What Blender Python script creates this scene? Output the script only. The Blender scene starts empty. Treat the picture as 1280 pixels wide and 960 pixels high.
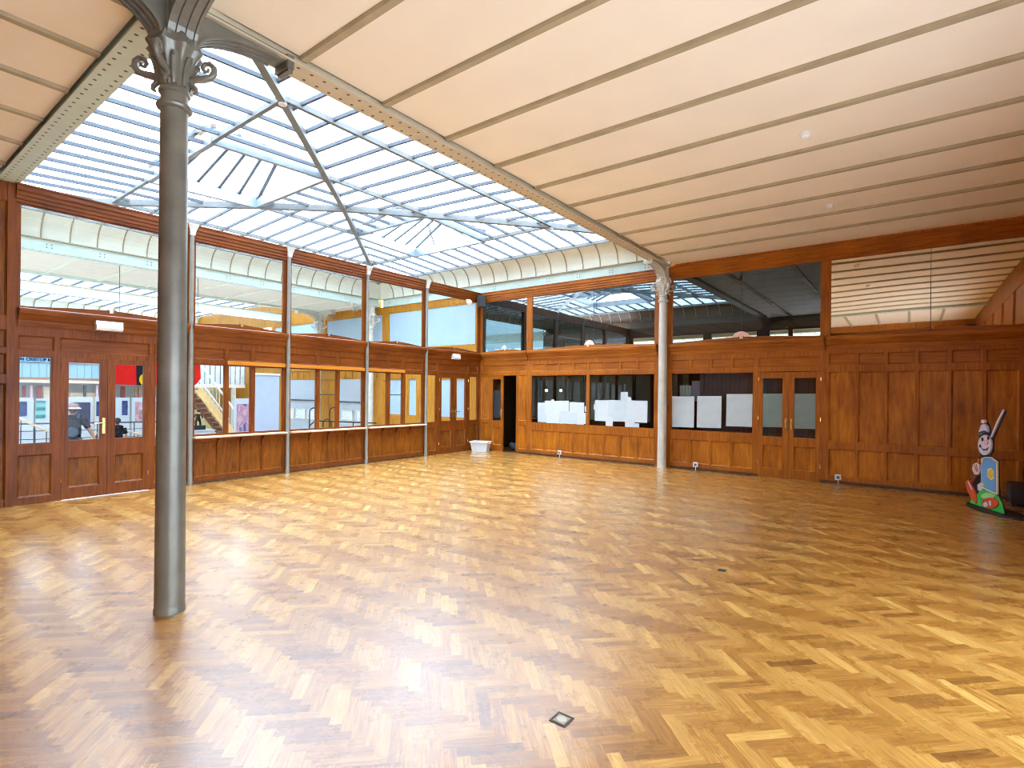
import bpy, bmesh, math, random
from mathutils import Vector, Matrix
random.seed(7)
S = bpy.context.scene
COL = S.collection
PI = math.pi

# ------------------------------------------------------------------ camera
YAW, ROLL, F, Y0 = 0.646774, 0.0097751, 661.43, 490.81
CAM = Vector((9.6552, -11.2853, 1.6))
_r = Vector((math.cos(YAW), math.sin(YAW), 0)); _u = Vector((0, 0, 1)); _f = Vector((-math.sin(YAW), math.cos(YAW), 0))
_rc = _r*math.cos(ROLL)+_u*math.sin(ROLL); _uc = -_r*math.sin(ROLL)+_u*math.cos(ROLL)
cd = bpy.data.cameras.new('camera'); cam = bpy.data.objects.new('camera', cd); COL.objects.link(cam)
cam.matrix_world = Matrix(((_rc.x, _uc.x, -_f.x, CAM.x), (_rc.y, _uc.y, -_f.y, CAM.y), (_rc.z, _uc.z, -_f.z, CAM.z), (0, 0, 0, 1)))
cd.sensor_width = 36; cd.lens = F/1280*36; cd.shift_y = (Y0-480)/1280; cd.clip_start = .05; cd.clip_end = 300
S.camera = cam

# ------------------------------------------------------------------ light
SKY = 14.5
S.view_settings.view_transform = 'Standard'; S.view_settings.look = 'None'
S.view_settings.exposure = 0.0; S.view_settings.gamma = 1; S.view_settings.use_curve_mapping = False
S.cycles.use_denoising = True; S.cycles.filter_width = 1.0
S.cycles.max_bounces = 10; S.cycles.diffuse_bounces = 6; S.cycles.glossy_bounces = 4
S.cycles.transparent_max_bounces = 24; S.cycles.sample_clamp_indirect = 6
W = bpy.data.worlds.new('overcast sky'); S.world = W; W.use_nodes = True
nt = W.node_tree; nt.nodes.clear()
wo = nt.nodes.new('ShaderNodeOutputWorld'); bg = nt.nodes.new('ShaderNodeBackground')
tc = nt.nodes.new('ShaderNodeTexCoord'); nz = nt.nodes.new('ShaderNodeTexNoise'); rp = nt.nodes.new('ShaderNodeValToRGB')
nz.inputs['Scale'].default_value = 3.2; nz.inputs['Detail'].default_value = 6
rp.color_ramp.elements[0].position = .34; rp.color_ramp.elements[0].color = (.46, .64, .95, 1)
rp.color_ramp.elements[1].position = .52; rp.color_ramp.elements[1].color = (.80, .93, 1.10, 1)
nt.links.new(tc.outputs['Generated'], nz.inputs['Vector']); nt.links.new(nz.outputs[0], rp.inputs[0])
nt.links.new(rp.outputs[0], bg.inputs[0]); bg.inputs[1].default_value = SKY
nt.links.new(bg.outputs[0], wo.inputs[0])

# ------------------------------------------------------------------ materials
def newmat(name):
    m = bpy.data.materials.new(name); m.use_nodes = True
    b = m.node_tree.nodes['Principled BSDF']
    return m, m.node_tree, b
def L(nt, a, b): nt.links.new(a, b)
def mat(name, col, rough=.5, metal=0., var=.12, scale=6., emit=0, spec=.5, bump=0.):
    m, nt, b = newmat(name)
    b.inputs['Roughness'].default_value = rough; b.inputs['Metallic'].default_value = metal
    b.inputs['Specular IOR Level'].default_value = spec
    t = nt.nodes.new('ShaderNodeTexCoord'); n = nt.nodes.new('ShaderNodeTexNoise'); r = nt.nodes.new('ShaderNodeValToRGB')
    n.inputs['Scale'].default_value = scale; n.inputs['Detail'].default_value = 5
    a = tuple(c*(1-var) for c in col)+(1,); c2 = tuple(min(1, c*(1+var)) for c in col)+(1,)
    r.color_ramp.elements[0].color = a; r.color_ramp.elements[1].color = c2
    r.color_ramp.elements[0].position = .3; r.color_ramp.elements[1].position = .7
    L(nt, t.outputs['Object'], n.inputs['Vector']); L(nt, n.outputs[0], r.inputs[0]); L(nt, r.outputs[0], b.inputs['Base Color'])
    if bump:
        bp = nt.nodes.new('ShaderNodeBump'); bp.inputs['Strength'].default_value = bump; bp.inputs['Distance'].default_value = .01
        L(nt, n.outputs[0], bp.inputs['Height']); L(nt, bp.outputs[0], b.inputs['Normal'])
    if emit:
        L(nt, r.outputs[0], b.inputs['Emission Color']); b.inputs['Emission Strength'].default_value = emit
    return m
def wood(name, dark, light, stretch, rough=.42):
    m, nt, b = newmat(name)
    t = nt.nodes.new('ShaderNodeTexCoord'); mp = nt.nodes.new('ShaderNodeMapping'); mp.inputs['Scale'].default_value = stretch
    n = nt.nodes.new('ShaderNodeTexNoise'); n.inputs['Scale'].default_value = 1; n.inputs['Detail'].default_value = 7; n.inputs['Distortion'].default_value = .6
    n2 = nt.nodes.new('ShaderNodeTexNoise'); n2.inputs['Scale'].default_value = 1.3; n2.inputs['Detail'].default_value = 2
    mx = nt.nodes.new('ShaderNodeMix'); mx.data_type = 'FLOAT'; mx.inputs[0].default_value = .38
    r = nt.nodes.new('ShaderNodeValToRGB')
    r.color_ramp.elements[0].position = .32; r.color_ramp.elements[1].position = .68
    r.color_ramp.elements[0].color = dark+(1,); r.color_ramp.elements[1].color = light+(1,)
    L(nt, t.outputs['Object'], mp.inputs[0]); L(nt, mp.outputs[0], n.inputs['Vector']); L(nt, t.outputs['Object'], n2.inputs['Vector'])
    L(nt, n.outputs[0], mx.inputs[2]); L(nt, n2.outputs[0], mx.inputs[3]); L(nt, mx.outputs[0], r.inputs[0]); L(nt, r.outputs[0], b.inputs['Base Color'])
    b.inputs['Roughness'].default_value = rough; b.inputs['Specular IOR Level'].default_value = .28
    bp = nt.nodes.new('ShaderNodeBump'); bp.inputs['Strength'].default_value = .12; bp.inputs['Distance'].default_value = .004
    L(nt, n.outputs[0], bp.inputs['Height']); L(nt, bp.outputs[0], b.inputs['Normal'])
    return m
def glass(name, refl, tint=(1, 1, 1), rough=0.0, base=0.02, diffuse=None):
    m = bpy.data.materials.new(name); m.use_nodes = True; nt = m.node_tree; nt.nodes.clear()
    o = nt.nodes.new('ShaderNodeOutputMaterial'); tr = nt.nodes.new('ShaderNodeBsdfTransparent'); gl = nt.nodes.new('ShaderNodeBsdfGlossy')
    tr.inputs[0].default_value = tint+(1,); gl.inputs['Roughness'].default_value = rough
    lw = nt.nodes.new('ShaderNodeFresnel'); lw.inputs[0].default_value = 1.5
    ma = nt.nodes.new('ShaderNodeMath'); ma.operation = 'MULTIPLY_ADD'; ma.inputs[1].default_value = refl; ma.inputs[2].default_value = base; ma.use_clamp = True
    mx = nt.nodes.new('ShaderNodeMixShader')
    L(nt, lw.outputs[0], ma.inputs[0]); L(nt, ma.outputs[0], mx.inputs[0])
    if diffuse:
        df = nt.nodes.new('ShaderNodeBsdfDiffuse'); df.inputs[0].default_value = diffuse[0]+(1,)
        m2 = nt.nodes.new('ShaderNodeMixShader'); m2.inputs[0].default_value = diffuse[1]
        L(nt, tr.outputs[0], m2.inputs[1]); L(nt, df.outputs[0], m2.inputs[2]); L(nt, m2.outputs[0], mx.inputs[1])
    else: L(nt, tr.outputs[0], mx.inputs[1])
    L(nt, gl.outputs[0], mx.inputs[2]); L(nt, mx.outputs[0], o.inputs[0])
    return m

OD, OL = (.20, .046, .004), (.47, .145, .010)
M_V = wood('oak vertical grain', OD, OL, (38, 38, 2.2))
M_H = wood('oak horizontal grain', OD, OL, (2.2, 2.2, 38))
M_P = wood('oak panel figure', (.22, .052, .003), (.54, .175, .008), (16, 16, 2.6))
M_VL = wood('redder backlit oak vertical grain', (.10, .021, .002), (.26, .066, .005), (38, 38, 2.2))  # left partition: redder oak, with its backlit shade put into the colour
M_HL = wood('redder backlit oak horizontal grain', (.10, .021, .002), (.27, .069, .005), (2.2, 2.2, 38))
M_PL = wood('redder backlit oak panel figure', (.09, .022, .002), (.30, .092, .005), (24, 24, 4.0))
M_DK = wood('dark worn oak', (.055, .024, .012), (.13, .055, .022), (3, 3, 26), .5)
M_RAIL = wood('pale oak rail', (.46, .15, .012), (.66, .26, .03), (2.2, 2.2, 38))
M_LEDGE = wood('worn pale shelf', (.50, .32, .17), (.74, .55, .36), (3, 3, 30), .4)
M_HW = wood('amber oak', (.34, .12, .006), (.56, .25, .018), (18, 18, 2.5))
M_CEIL = mat('cream painted ceiling', (.87, .77, .61), .8, var=.03, scale=1.5)
M_BEAM = mat('olive painted beam', (.40, .33, .20), .6, var=.1)
M_PLAST = mat('cream plaster', (.80, .74, .62), .8, var=.04)
M_GIRD = mat('pale green painted iron', (.56, .66, .57), .5, var=.06, scale=4)
M_COVE = mat('pale green cove', (.80, .81, .68), .6, var=.05, scale=3)
M_IRON = mat('grey painted cast iron', (.18, .17, .135), .36, .25, var=.22, scale=5, bump=.15)
M_IRONL = mat('light grey painted iron', (.60, .58, .50), .4, .1, var=.1, scale=7)
M_POST = mat('dull iron post', (.25, .235, .19), .4, .2, var=.12, scale=6)
M_STEEL = mat('galvanised glazing bar', (.10, .12, .14), .6, .0, var=.1)
M_PURL = mat('grey painted purlin', (.20, .21, .20), .5, .1, var=.1)
M_GALV = mat('bright zinc vent frame', (.30, .34, .37), .4, .5, var=.12)
M_RIVET = mat('brown rivet', (.12, .09, .06), .6)
M_BRASS = mat('brass', (.78, .55, .20), .25, .9, var=.08)
M_WHITE = mat('white plastic', (.86, .86, .85), .4, var=.02)
M_WPAINT = mat('white paint', (.42, .45, .47), .6, var=.03)
M_BLACK = mat('black plastic', (.012, .012, .014), .45, var=.2)
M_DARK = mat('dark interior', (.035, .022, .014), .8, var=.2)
M_DGREY = mat('dark grey metal', (.06, .065, .07), .5, .3)
M_PAPER = mat('white paper', (.56, .62, .63), .7, var=.03, scale=9)
M_PAPER2 = mat('thin white paper', (.50, .58, .60), .7, var=.05, scale=5)
M_SALM = mat('salmon lamp shade', (.80, .50, .36), .5, var=.05)
M_HFLOOR = mat('pale hall floor', (.62, .56, .48), .5, var=.08)
M_TINT = mat('pale blue frosted glass', (.38, .50, .58), .25, var=.05, scale=1.2)
G_CLEAR = glass('clear window glass', .18, (.96, .98, .97), 0, 0.0)
G_SKY = glass('skylight glass', .6, (.93, .97, 1.0), 0.02, 0.0)
G_SKY2 = glass('light-cutting hall skylight glass', .6, (.28, .31, .34), 0.02, 0.0)  # dark tint added to cut the daylight entering the hall
G_SKY3 = glass('light-cutting back room skylight glass', .6, (.22, .26, .28), 0.02, 0.0)  # darker tint that keeps the rooms behind the back partition dim
G_TEAL = glass('teal glass', .6, (.045, .07, .075), 0.0, 0.03)
G_UP = glass('tinted upper glass', .9, (.60, .64, .63), 0, .02)
G_LOW = glass('dark lower glass', 1.0, (.82, .90, .86), 0, .04)

def mirror_mat():
    m, nt, b = newmat('mirror glass')
    b.inputs['Metallic'].default_value = 1; b.inputs['Roughness'].default_value = .02; b.inputs['Base Color'].default_value = (.88, .86, .78, 1)
    t = nt.nodes.new('ShaderNodeTexCoord'); n = nt.nodes.new('ShaderNodeTexNoise'); n.inputs['Scale'].default_value = .5; n.inputs['Detail'].default_value = 0
    bp = nt.nodes.new('ShaderNodeBump'); bp.inputs['Strength'].default_value = .25; bp.inputs['Distance'].default_value = .05
    L(nt, t.outputs['Object'], n.inputs['Vector']); L(nt, n.outputs[0], bp.inputs['Height']); L(nt, bp.outputs[0], b.inputs['Normal'])
    return m
M_MIRROR = mirror_mat()

def floor_mat():
    m, nt, b = newmat('herringbone parquet')
    at = nt.nodes.new('ShaderNodeAttribute'); at.attribute_name = 'tone'
    uv = nt.nodes.new('ShaderNodeUVMap'); uv.uv_map = 'grain'
    mp = nt.nodes.new('ShaderNodeMapping'); mp.inputs['Scale'].default_value = (3.0, 60, 1)
    n = nt.nodes.new('ShaderNodeTexNoise'); n.inputs['Scale'].default_value = 1.6; n.inputs['Detail'].default_value = 6; n.inputs['Distortion'].default_value = 1.2
    L(nt, uv.outputs[0], mp.inputs[0]); L(nt, mp.outputs[0], n.inputs['Vector'])
    ad = nt.nodes.new('ShaderNodeMath'); ad.operation = 'MULTIPLY_ADD'; ad.inputs[1].default_value = .8
    L(nt, n.outputs[0], ad.inputs[0]); L(nt, at.outputs['Fac'], ad.inputs[2])
    r = nt.nodes.new('ShaderNodeValToRGB'); e = r.color_ramp.elements
    e[0].position = .26; e[0].color = (.13, .042, .005, 1); e[1].position = 1.02; e[1].color = (.82, .49, .12, 1)
    k = e.new(.64); k.color = (.45, .197, .027, 1)
    L(nt, ad.outputs[0], r.inputs[0])
    # scuffs and dirt
    t = nt.nodes.new('ShaderNodeTexCoord'); n2 = nt.nodes.new('ShaderNodeTexNoise'); n2.inputs['Scale'].default_value = 5; n2.inputs['Detail'].default_value = 8; n2.inputs['Roughness'].default_value = .7
    L(nt, t.outputs['Object'], n2.inputs['Vector'])
    r2 = nt.nodes.new('ShaderNodeValToRGB'); r2.color_ramp.elements[0].position = .28; r2.color_ramp.elements[0].color = (.74, .70, .66, 1); r2.color_ramp.elements[1].position = .46; r2.color_ramp.elements[1].color = (1, 1, 1, 1)
    L(nt, n2.outputs[0], r2.inputs[0])
    mx = nt.nodes.new('ShaderNodeMix'); mx.data_type = 'RGBA'; mx.blend_type = 'MULTIPLY'; mx.inputs[0].default_value = 1
    L(nt, r.outputs[0], mx.inputs[6]); L(nt, r2.outputs[0], mx.inputs[7]); L(nt, mx.outputs[2], b.inputs['Base Color'])
    rr = nt.nodes.new('ShaderNodeMapRange'); rr.inputs[1].default_value = .3; rr.inputs[2].default_value = .7; rr.inputs[3].default_value = .22; rr.inputs[4].default_value = .36
    L(nt, n2.outputs[0], rr.inputs[0]); L(nt, rr.outputs[0], b.inputs['Roughness'])
    bp = nt.nodes.new('ShaderNodeBump'); bp.inputs['Strength'].default_value = .04; bp.inputs['Distance'].default_value = .003
    L(nt, n.outputs[0], bp.inputs['Height']); L(nt, bp.outputs[0], b.inputs['Normal'])
    b.inputs['Specular IOR Level'].default_value = .7
    b.inputs['Coat Weight'].default_value = 1.0; b.inputs['Coat IOR'].default_value = 1.65; b.inputs['Coat Roughness'].default_value = .31
    return m

# ------------------------------------------------------------------ mesh helpers
WORLD = lambda a, d, z: (a, d, z)
LEFT = lambda a, d, z: (d, a, z)          # wall x = 0, a = y, d towards the room
BACK = lambda a, d, z: (a, -d, z)         # wall y = 0, a = x, d towards the room
class MB:
    def __init__(s, fm=WORLD): s.v = []; s.f = []; s.fm = fm
    def add(s, vs, fs):
        o = len(s.v); s.v += [s.fm(*p) for p in vs]; s.f += [tuple(i+o for i in f) for f in fs]; return s
    def box(s, a0, a1, d0, d1, z0, z1):
        return s.add([(a0, d0, z0), (a1, d0, z0), (a1, d1, z0), (a0, d1, z0), (a0, d0, z1), (a1, d0, z1), (a1, d1, z1), (a0, d1, z1)],
              [(0, 3, 2, 1), (4, 5, 6, 7), (0, 1, 5, 4), (1, 2, 6, 5), (2, 3, 7, 6), (3, 0, 4, 7)])
    def panel(s, a0, a1, z0, z1, dface=-.022, dfront=0., ch=.022):
        # recessed panel: sloped moulding round a flat field, closed at the back
        b = dface-.012
        o = [(a0, dfront, z0), (a1, dfront, z0), (a1, dfront, z1), (a0, dfront, z1)]
        i = [(a0+ch, dface, z0+ch), (a1-ch, dface, z0+ch), (a1-ch, dface, z1-ch), (a0+ch, dface, z1-ch)]
        k = [(a0, b, z0), (a1, b, z0), (a1, b, z1), (a0, b, z1)]
        return s.add(o+i+k, [(4, 5, 6, 7), (0, 1, 5, 4), (1, 2, 6, 5), (2, 3, 7, 6), (3, 0, 4, 7), (8, 11, 10, 9), (0, 8, 9, 1), (1, 9, 10, 2), (2, 10, 11, 3), (3, 11, 8, 0)])
    def prof(s, a0, a1, pts):
        n = len(pts)
        return s.add([(a0, d, z) for d, z in pts]+[(a1, d, z) for d, z in pts],
              [(i, (i+1) % n, n+(i+1) % n, n+i) for i in range(n)]+[tuple(range(n-1, -1, -1)), tuple(range(n, 2*n))])
    def prism(s, pts, d0, d1):
        # polygon in (a,z), extruded in d
        n = len(pts)
        return s.add([(a, d0, z) for a, z in pts]+[(a, d1, z) for a, z in pts],
              [(i, (i+1) % n, n+(i+1) % n, n+i) for i in range(n)]+[tuple(range(n-1, -1, -1)), tuple(range(n, 2*n))])
    def bar(s, p, q, w, h, up=(0, 0, 1)):
        p, q = Vector(p), Vector(q); t = (q-p).normalized(); u = Vector(up)
        sd = t.cross(u)
        if sd.length < 1e-4: sd = Vector((1, 0, 0))
        sd.normalize(); n = sd.cross(t)
        c = [sd*w/2*x+n*h/2*y for x, y in ((-1, -1), (1, -1), (1, 1), (-1, 1))]
        return s.add([tuple(p+k) for k in c]+[tuple(q+k) for k in c], [(0, 3, 2, 1), (4, 5, 6, 7), (0, 1, 5, 4), (1, 2, 6, 5), (2, 3, 7, 6), (3, 0, 4, 7)])
    def tube(s, path, rad, seg=10, cap=True):
        P = [Vector(p) for p in path]; n = len(P)
        R = rad if isinstance(rad, (list, tuple)) else [rad]*n
        nrm = None; vs = []; fs = []
        for i in range(n):
            t = (P[min(i+1, n-1)]-P[max(i-1, 0)])
            t = t.normalized() if t.length > 1e-9 else Vector((0, 0, 1))
            if nrm is None:
                nrm = t.orthogonal().normalized()
            else:
                nrm = (nrm-t*nrm.dot(t)); nrm = nrm.normalized() if nrm.length > 1e-6 else t.orthogonal().normalized()
            b = t.cross(nrm)
            for k in range(seg):
                an = 2*PI*k/seg; vs.append(tuple(P[i]+(nrm*math.cos(an)+b*math.sin(an))*R[i]))
        for i in range(n-1):
            for k in range(seg):
                fs.append((i*seg+k, i*seg+(k+1) % seg, (i+1)*seg+(k+1) % seg, (i+1)*seg+k))
        if cap: fs += [tuple(range(seg-1, -1, -1)), tuple(range((n-1)*seg, n*seg))]
        return s.add(vs, fs)
    def lathe(s, prof, c=(0, 0, 0), seg=24, flute=0, famp=0., sx=1, sy=1):
        vs = []; fs = []; n = len(prof)
        for r, z in prof:
            for k in range(seg):
                an = 2*PI*k/seg; rr = r*(1+famp*math.cos(flute*an)) if flute else r
                vs.append((c[0]+rr*math.cos(an)*sx, c[1]+rr*math.sin(an)*sy, c[2]+z))
        for i in range(n-1):
            for k in range(seg): fs.append((i*seg+k, i*seg+(k+1) % seg, (i+1)*seg+(k+1) % seg, (i+1)*seg+k))
        fs += [tuple(range(seg-1, -1, -1)), tuple(range((n-1)*seg, n*seg))]
        return s.add(vs, fs)
    def ball(s, c, r, seg=10, rings=6, sc=(1, 1, 1)):
        vs = [(c[0], c[1], c[2]-r*sc[2])]; fs = []
        for i in range(1, rings):
            ph = -PI/2+PI*i/rings
            for k in range(seg):
                an = 2*PI*k/seg; vs.append((c[0]+r*sc[0]*math.cos(ph)*math.cos(an), c[1]+r*sc[1]*math.cos(ph)*math.sin(an), c[2]+r*sc[2]*math.sin(ph)))
        vs.append((c[0], c[1], c[2]+r*sc[2])); T = len(vs)-1
        for k in range(seg):
            fs.append((0, 1+(k+1) % seg, 1+k)); fs.append((T, T-seg+k, T-seg+(k+1) % seg))
        for i in range(rings-2):
            for k in range(seg): fs.append((1+i*seg+k, 1+i*seg+(k+1) % seg, 1+(i+1)*seg+(k+1) % seg, 1+(i+1)*seg+k))
        return s.add(vs, fs)
    def quad(s, *p): return s.add(list(p), [tuple(range(len(p)))])
    def build(s, name, m, parent=None, smooth=False, origin=None, bevel=0., recalc=True):
        me = bpy.data.meshes.new(name)
        org = Vector(origin) if origin is not None else None
        vs = s.v
        if parent is not None and org is None:
            pw = parent.get('_org'); base = Vector(pw) if pw else Vector((0, 0, 0))
            vs = [tuple(Vector(v)-base) for v in s.v]
        elif org is not None:
            vs = [tuple(Vector(v)-org) for v in s.v]
        me.from_pydata(vs, [], s.f)
        if recalc:
            b = bmesh.new(); b.from_mesh(me); bmesh.ops.recalc_face_normals(b, faces=b.faces); b.to_mesh(me); b.free()
        if smooth:
            me.polygons.foreach_set('use_smooth', [True]*len(me.polygons)); me.set_sharp_from_angle(angle=math.radians(40))
        me.materials.append(m)
        o = bpy.data.objects.new(name, me); COL.objects.link(o)
        if parent is not None:
            o.parent = parent
            pw = parent.get('_org')
            if pw: o['_org'] = list(pw)
        elif org is not None: o.location = org; o['_org'] = list(org)
        if bevel:
            bm_ = o.modifiers.new('bevel', 'BEVEL'); bm_.width = bevel; bm_.segments = 2; bm_.limit_method = 'ANGLE'
        return o
def empty(name, loc=(0, 0, 0)):
    o = bpy.data.objects.new(name, None); COL.objects.link(o); o.location = loc; o['_org'] = list(loc); o.empty_display_size = .1
    return o
def tag(o, label, cat, group=None):
    o['label'] = label; o['category'] = cat
    if group: o['group'] = group
    return o
def struct(o, label=None):
    o['kind'] = 'structure'
    if label: o['label'] = label
    return o
def at_x(u, v, X):
    a, b = u-640, -(v-Y0); c, s = math.cos(ROLL), math.sin(ROLL); a, b = c*a-s*b, s*a+c*b
    d = _r*a+_f*F+_u*b; return CAM+d*((X-CAM.x)/d.x)
def at_y(u, v, Y):
    a, b = u-640, -(v-Y0); c, s = math.cos(ROLL), math.sin(ROLL); a, b = c*a-s*b, s*a+c*b
    d = _r*a+_f*F+_u*b; return CAM+d*((Y-CAM.y)/d.y)

XR, YF, HC = 11.45, -13.2, 4.42          # right wall, wall behind the camera, ceiling
GX, GY = 5.40, -9.72                      # iron column grid
HX0 = -4.35

# ------------------------------------------------------------------ floor
def make_floor():
    w, n = .06, 5; Ld = w*n; vs = []; fs = []; tone = []; uvs = []
    u = Vector((1, -1))/math.sqrt(2); v = Vector((1, 1))/math.sqrt(2)
    def blk(i0, j0, wi, hj, hor):
        pts = [(i0, j0), (i0+wi, j0), (i0+wi, j0+hj), (i0, j0+hj)]
        P = [u*(a*w)+v*(b*w)+Vector((5.7, -6.6)) for a, b in pts]
        c = (P[0]+P[2])/2
        if not (-.3 < c.x < XR+.3 and YF-.3 < c.y < .3): return
        o = len(vs); vs.extend([(q.x, q.y, 0) for q in P]); fs.append((o, o+1, o+2, o+3))
        t = random.gauss(.20, .075)+(.135 if hor else 0)  # blocks lying one way are lighter: view-dependent wood sheen baked into tone
        if random.random() < .05: t += .12
        tone.append(max(0, min(.6, t)))
        ru, rv = random.random()*20, random.random()*20
        q = [(a-i0, b-j0) for a, b in pts]
        if not hor: q = [(b, a) for a, b in q]
        uvs.append([(ru+a*w, rv+b*w) for a, b in q])
    R = 170
    for j in range(-R, R):
        for m in range(-20, 20):
            i0 = j+2*n*m
            if abs(i0) < R: blk(i0, j, n, 1, True)
    for i in range(-R, R):
        for m in range(-20, 20):
            j0 = i+1+2*n*m
            if abs(j0) < R: blk(i, j0, 1, n, False)
    me = bpy.data.meshes.new('floor'); me.from_pydata(vs, [], fs)
    at = me.attributes.new('tone', 'FLOAT', 'FACE'); at.data.foreach_set('value', tone)
    ul = me.uv_layers.new(name='grain')
    flat = [c for q in uvs for p in q for c in p]; ul.data.foreach_set('uv', flat)
    b = bmesh.new(); b.from_mesh(me)
    for co, no in (((0, 0, 0), (-1, 0, 0)), ((XR, 0, 0), (1, 0, 0)), ((0, .04, 0), (0, 1, 0)), ((0, YF, 0), (0, -1, 0))):
        bmesh.ops.bisect_plane(b, geom=b.verts[:]+b.edges[:]+b.faces[:], plane_co=co, plane_no=no, clear_outer=True)
    b.to_mesh(me); b.free()
    me.materials.append(floor_mat())
    o = bpy.data.objects.new('floor', me); COL.objects.link(o)
    struct(o, 'worn oak herringbone parquet floor of the hall')
make_floor()

# ------------------------------------------------------------------ left partition (x = 0)
BAY = [-9.64, -7.47, -5.74, -3.89, -2.10, 0.0]
wl = MB(LEFT)
T0, T1 = -.06, 0.0
def LB(m, a0, a1, z0, z1, d0=T0, d1=T1):
    if z1-z0 > a1-a0: d0 += .002; d1 -= .002
    m.box(a0, a1, d0, d1, z0, z1)
for i, y in enumerate(BAY[1:-1]): LB(wl, y-.07, y+.07, 0, 4.2)
LB(wl, -9.64, -9.60, 0, 4.2); LB(wl, -.09, 0, 0, 4.2)
for a0, a1 in zip(BAY[:-1], BAY[1:]):
    LB(wl, a0+.04, a1-.07 if a1 < 0 else -.09, 2.04, 2.12); LB(wl, a0+.04, a1-.04, 2.32, 2.50)
# sill rails and lower frames
for k in (1, 2, 3):
    a0, a1 = BAY[k]+.07, BAY[k+1]-.07
    LB(wl, a0, a1, .70, .82); LB(wl, a0, a1, .04, .12)
for a0, a1 in ((-9.60, -9.24), (-7.98, -7.54), (-2.03, -1.69), (-.43, -.09)):
    LB(wl, a0, a1, .68, .82); LB(wl, a0, a1, .0, .10)
for a0, a1 in ((-9.24, -9.14), (-8.06, -7.98), (-1.69, -1.59), (-.49, -.43)): LB(wl, a0, a1, 0, 2.04)
MULL = {1: ((-6.89, -6.84), (-6.43, -6.37)), 2: ((-5.09, -5.03), (-4.62, -4.56)), 3: ((-3.28, -3.20), (-2.82, -2.74))}
for k in MULL:
    for a0, a1 in MULL[k]: LB(wl, a0, a1, .82, 2.04)
# frieze stiles
FR = []
for a0, a1 in zip(BAY[:-1], BAY[1:]):
    k = BAY.index(a0)
    if k in MULL: cuts = [a0+.07]+[(x+y)/2 for x, y in MULL[k]]+[a1-.07]
    elif k == 0: cuts = [a0+.04, -9.19, -8.02, a1-.07]
    else: cuts = [a0+.07, -1.64, -.46, a1-.09]
    for c in cuts[1:-1]: LB(wl, c-.03, c+.03, 2.12, 2.32)
    for c0, c1 in zip(cuts[:-1], cuts[1:]):
        FR.append((c0+(.03 if c0 != cuts[0] else 0), c1-(.03 if c1 != cuts[-1] else 0)))
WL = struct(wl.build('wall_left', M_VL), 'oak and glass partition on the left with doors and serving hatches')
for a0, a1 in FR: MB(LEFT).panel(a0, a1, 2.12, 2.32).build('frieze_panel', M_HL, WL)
for k in (1, 2, 3):                       # dado panels below the counter: four each
    a0, a1 = BAY[k]+.07, BAY[k+1]-.07; q = (a1-a0)/4
    for j in range(4):
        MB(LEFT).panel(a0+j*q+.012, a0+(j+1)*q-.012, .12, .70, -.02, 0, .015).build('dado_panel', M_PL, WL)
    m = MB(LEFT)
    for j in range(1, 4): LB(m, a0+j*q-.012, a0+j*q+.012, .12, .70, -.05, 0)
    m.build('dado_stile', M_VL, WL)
    for j in range(1, 4):
        c = a0+j*q; b = MB(LEFT)
        b.add([(c+s*.022, d, z) for s in (-1, 1) for d, z in ((0, .77), (.12, .77), (.12, .745), (.07, .72), (.035, .66), (.022, .58), (0, .57))],
              [(0, 1, 2, 3, 4, 5, 6), (13, 12, 11, 10, 9, 8, 7)]+[(i, (i+1) % 7, 7+(i+1) % 7, 7+i) for i in range(7)])
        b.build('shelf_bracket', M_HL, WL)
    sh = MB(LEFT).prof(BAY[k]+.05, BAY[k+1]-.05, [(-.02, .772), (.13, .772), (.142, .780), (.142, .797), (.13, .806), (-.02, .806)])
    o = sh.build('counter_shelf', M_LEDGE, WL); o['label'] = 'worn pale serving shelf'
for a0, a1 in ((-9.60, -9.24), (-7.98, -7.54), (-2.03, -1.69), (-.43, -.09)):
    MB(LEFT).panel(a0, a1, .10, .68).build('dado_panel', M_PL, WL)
sk = MB(LEFT)
for k in (1, 2, 3): sk.box(BAY[k]+.04, BAY[k+1]-.04, 0, .012, 0, .045)
sk.build('skirting_strip', M_DK, WL)
CORN = [(-.05, 2.44), (.012, 2.44), (.022, 2.47), (.03, 2.50), (.03, 2.525), (.055, 2.55), (.075, 2.585), (.105, 2.615), (.115, 2.645), (.115, 2.675), (.09, 2.69), (-.05, 2.70)]
def pediment(m, a0, a1, zb, fm_d0=-.03, fm_d1=.02, rise=.065):
    c = (a0+a1)/2; h = (a1-a0)/2; pts = [(a0, zb)]
    top = []
    N = 16
    for i in range(N+1):
        t = -1+2*i/N
        if abs(t) < .07: continue
        e = max(0., 1-abs(t)); z = zb+.012+rise*min(1., (e*1.35)**1.5 if e < .5 else .55+.45*(e-.5)/.5)
        top.append((c+t*h, z))
    l = [p for p in top if p[0] < c]; r = [p for p in top if p[0] > c]
    zc = l[-1][1]
    notch = [(c-.055, zc), (c-.055, zc+.012), (c-.035, zc+.012), (c-.03, zc-.035), (c+.03, zc-.035), (c+.035, zc+.012), (c+.055, zc+.012), (c+.055, zc)]
    m.prism([(a0, zb-.02)]+l+notch+r+[(a1, zb-.02)], fm_d0, fm_d1)
BEAMP = [(-.08, 4.11), (.02, 4.11), (.02, 4.145), (.04, 4.155), (.04, 4.195), (.06, 4.21), (.06, 4.25), (.085, 4.265), (.085, 4.32), (.10, 4.33), (.10, 4.35), (-.08, 4.35)]
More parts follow.
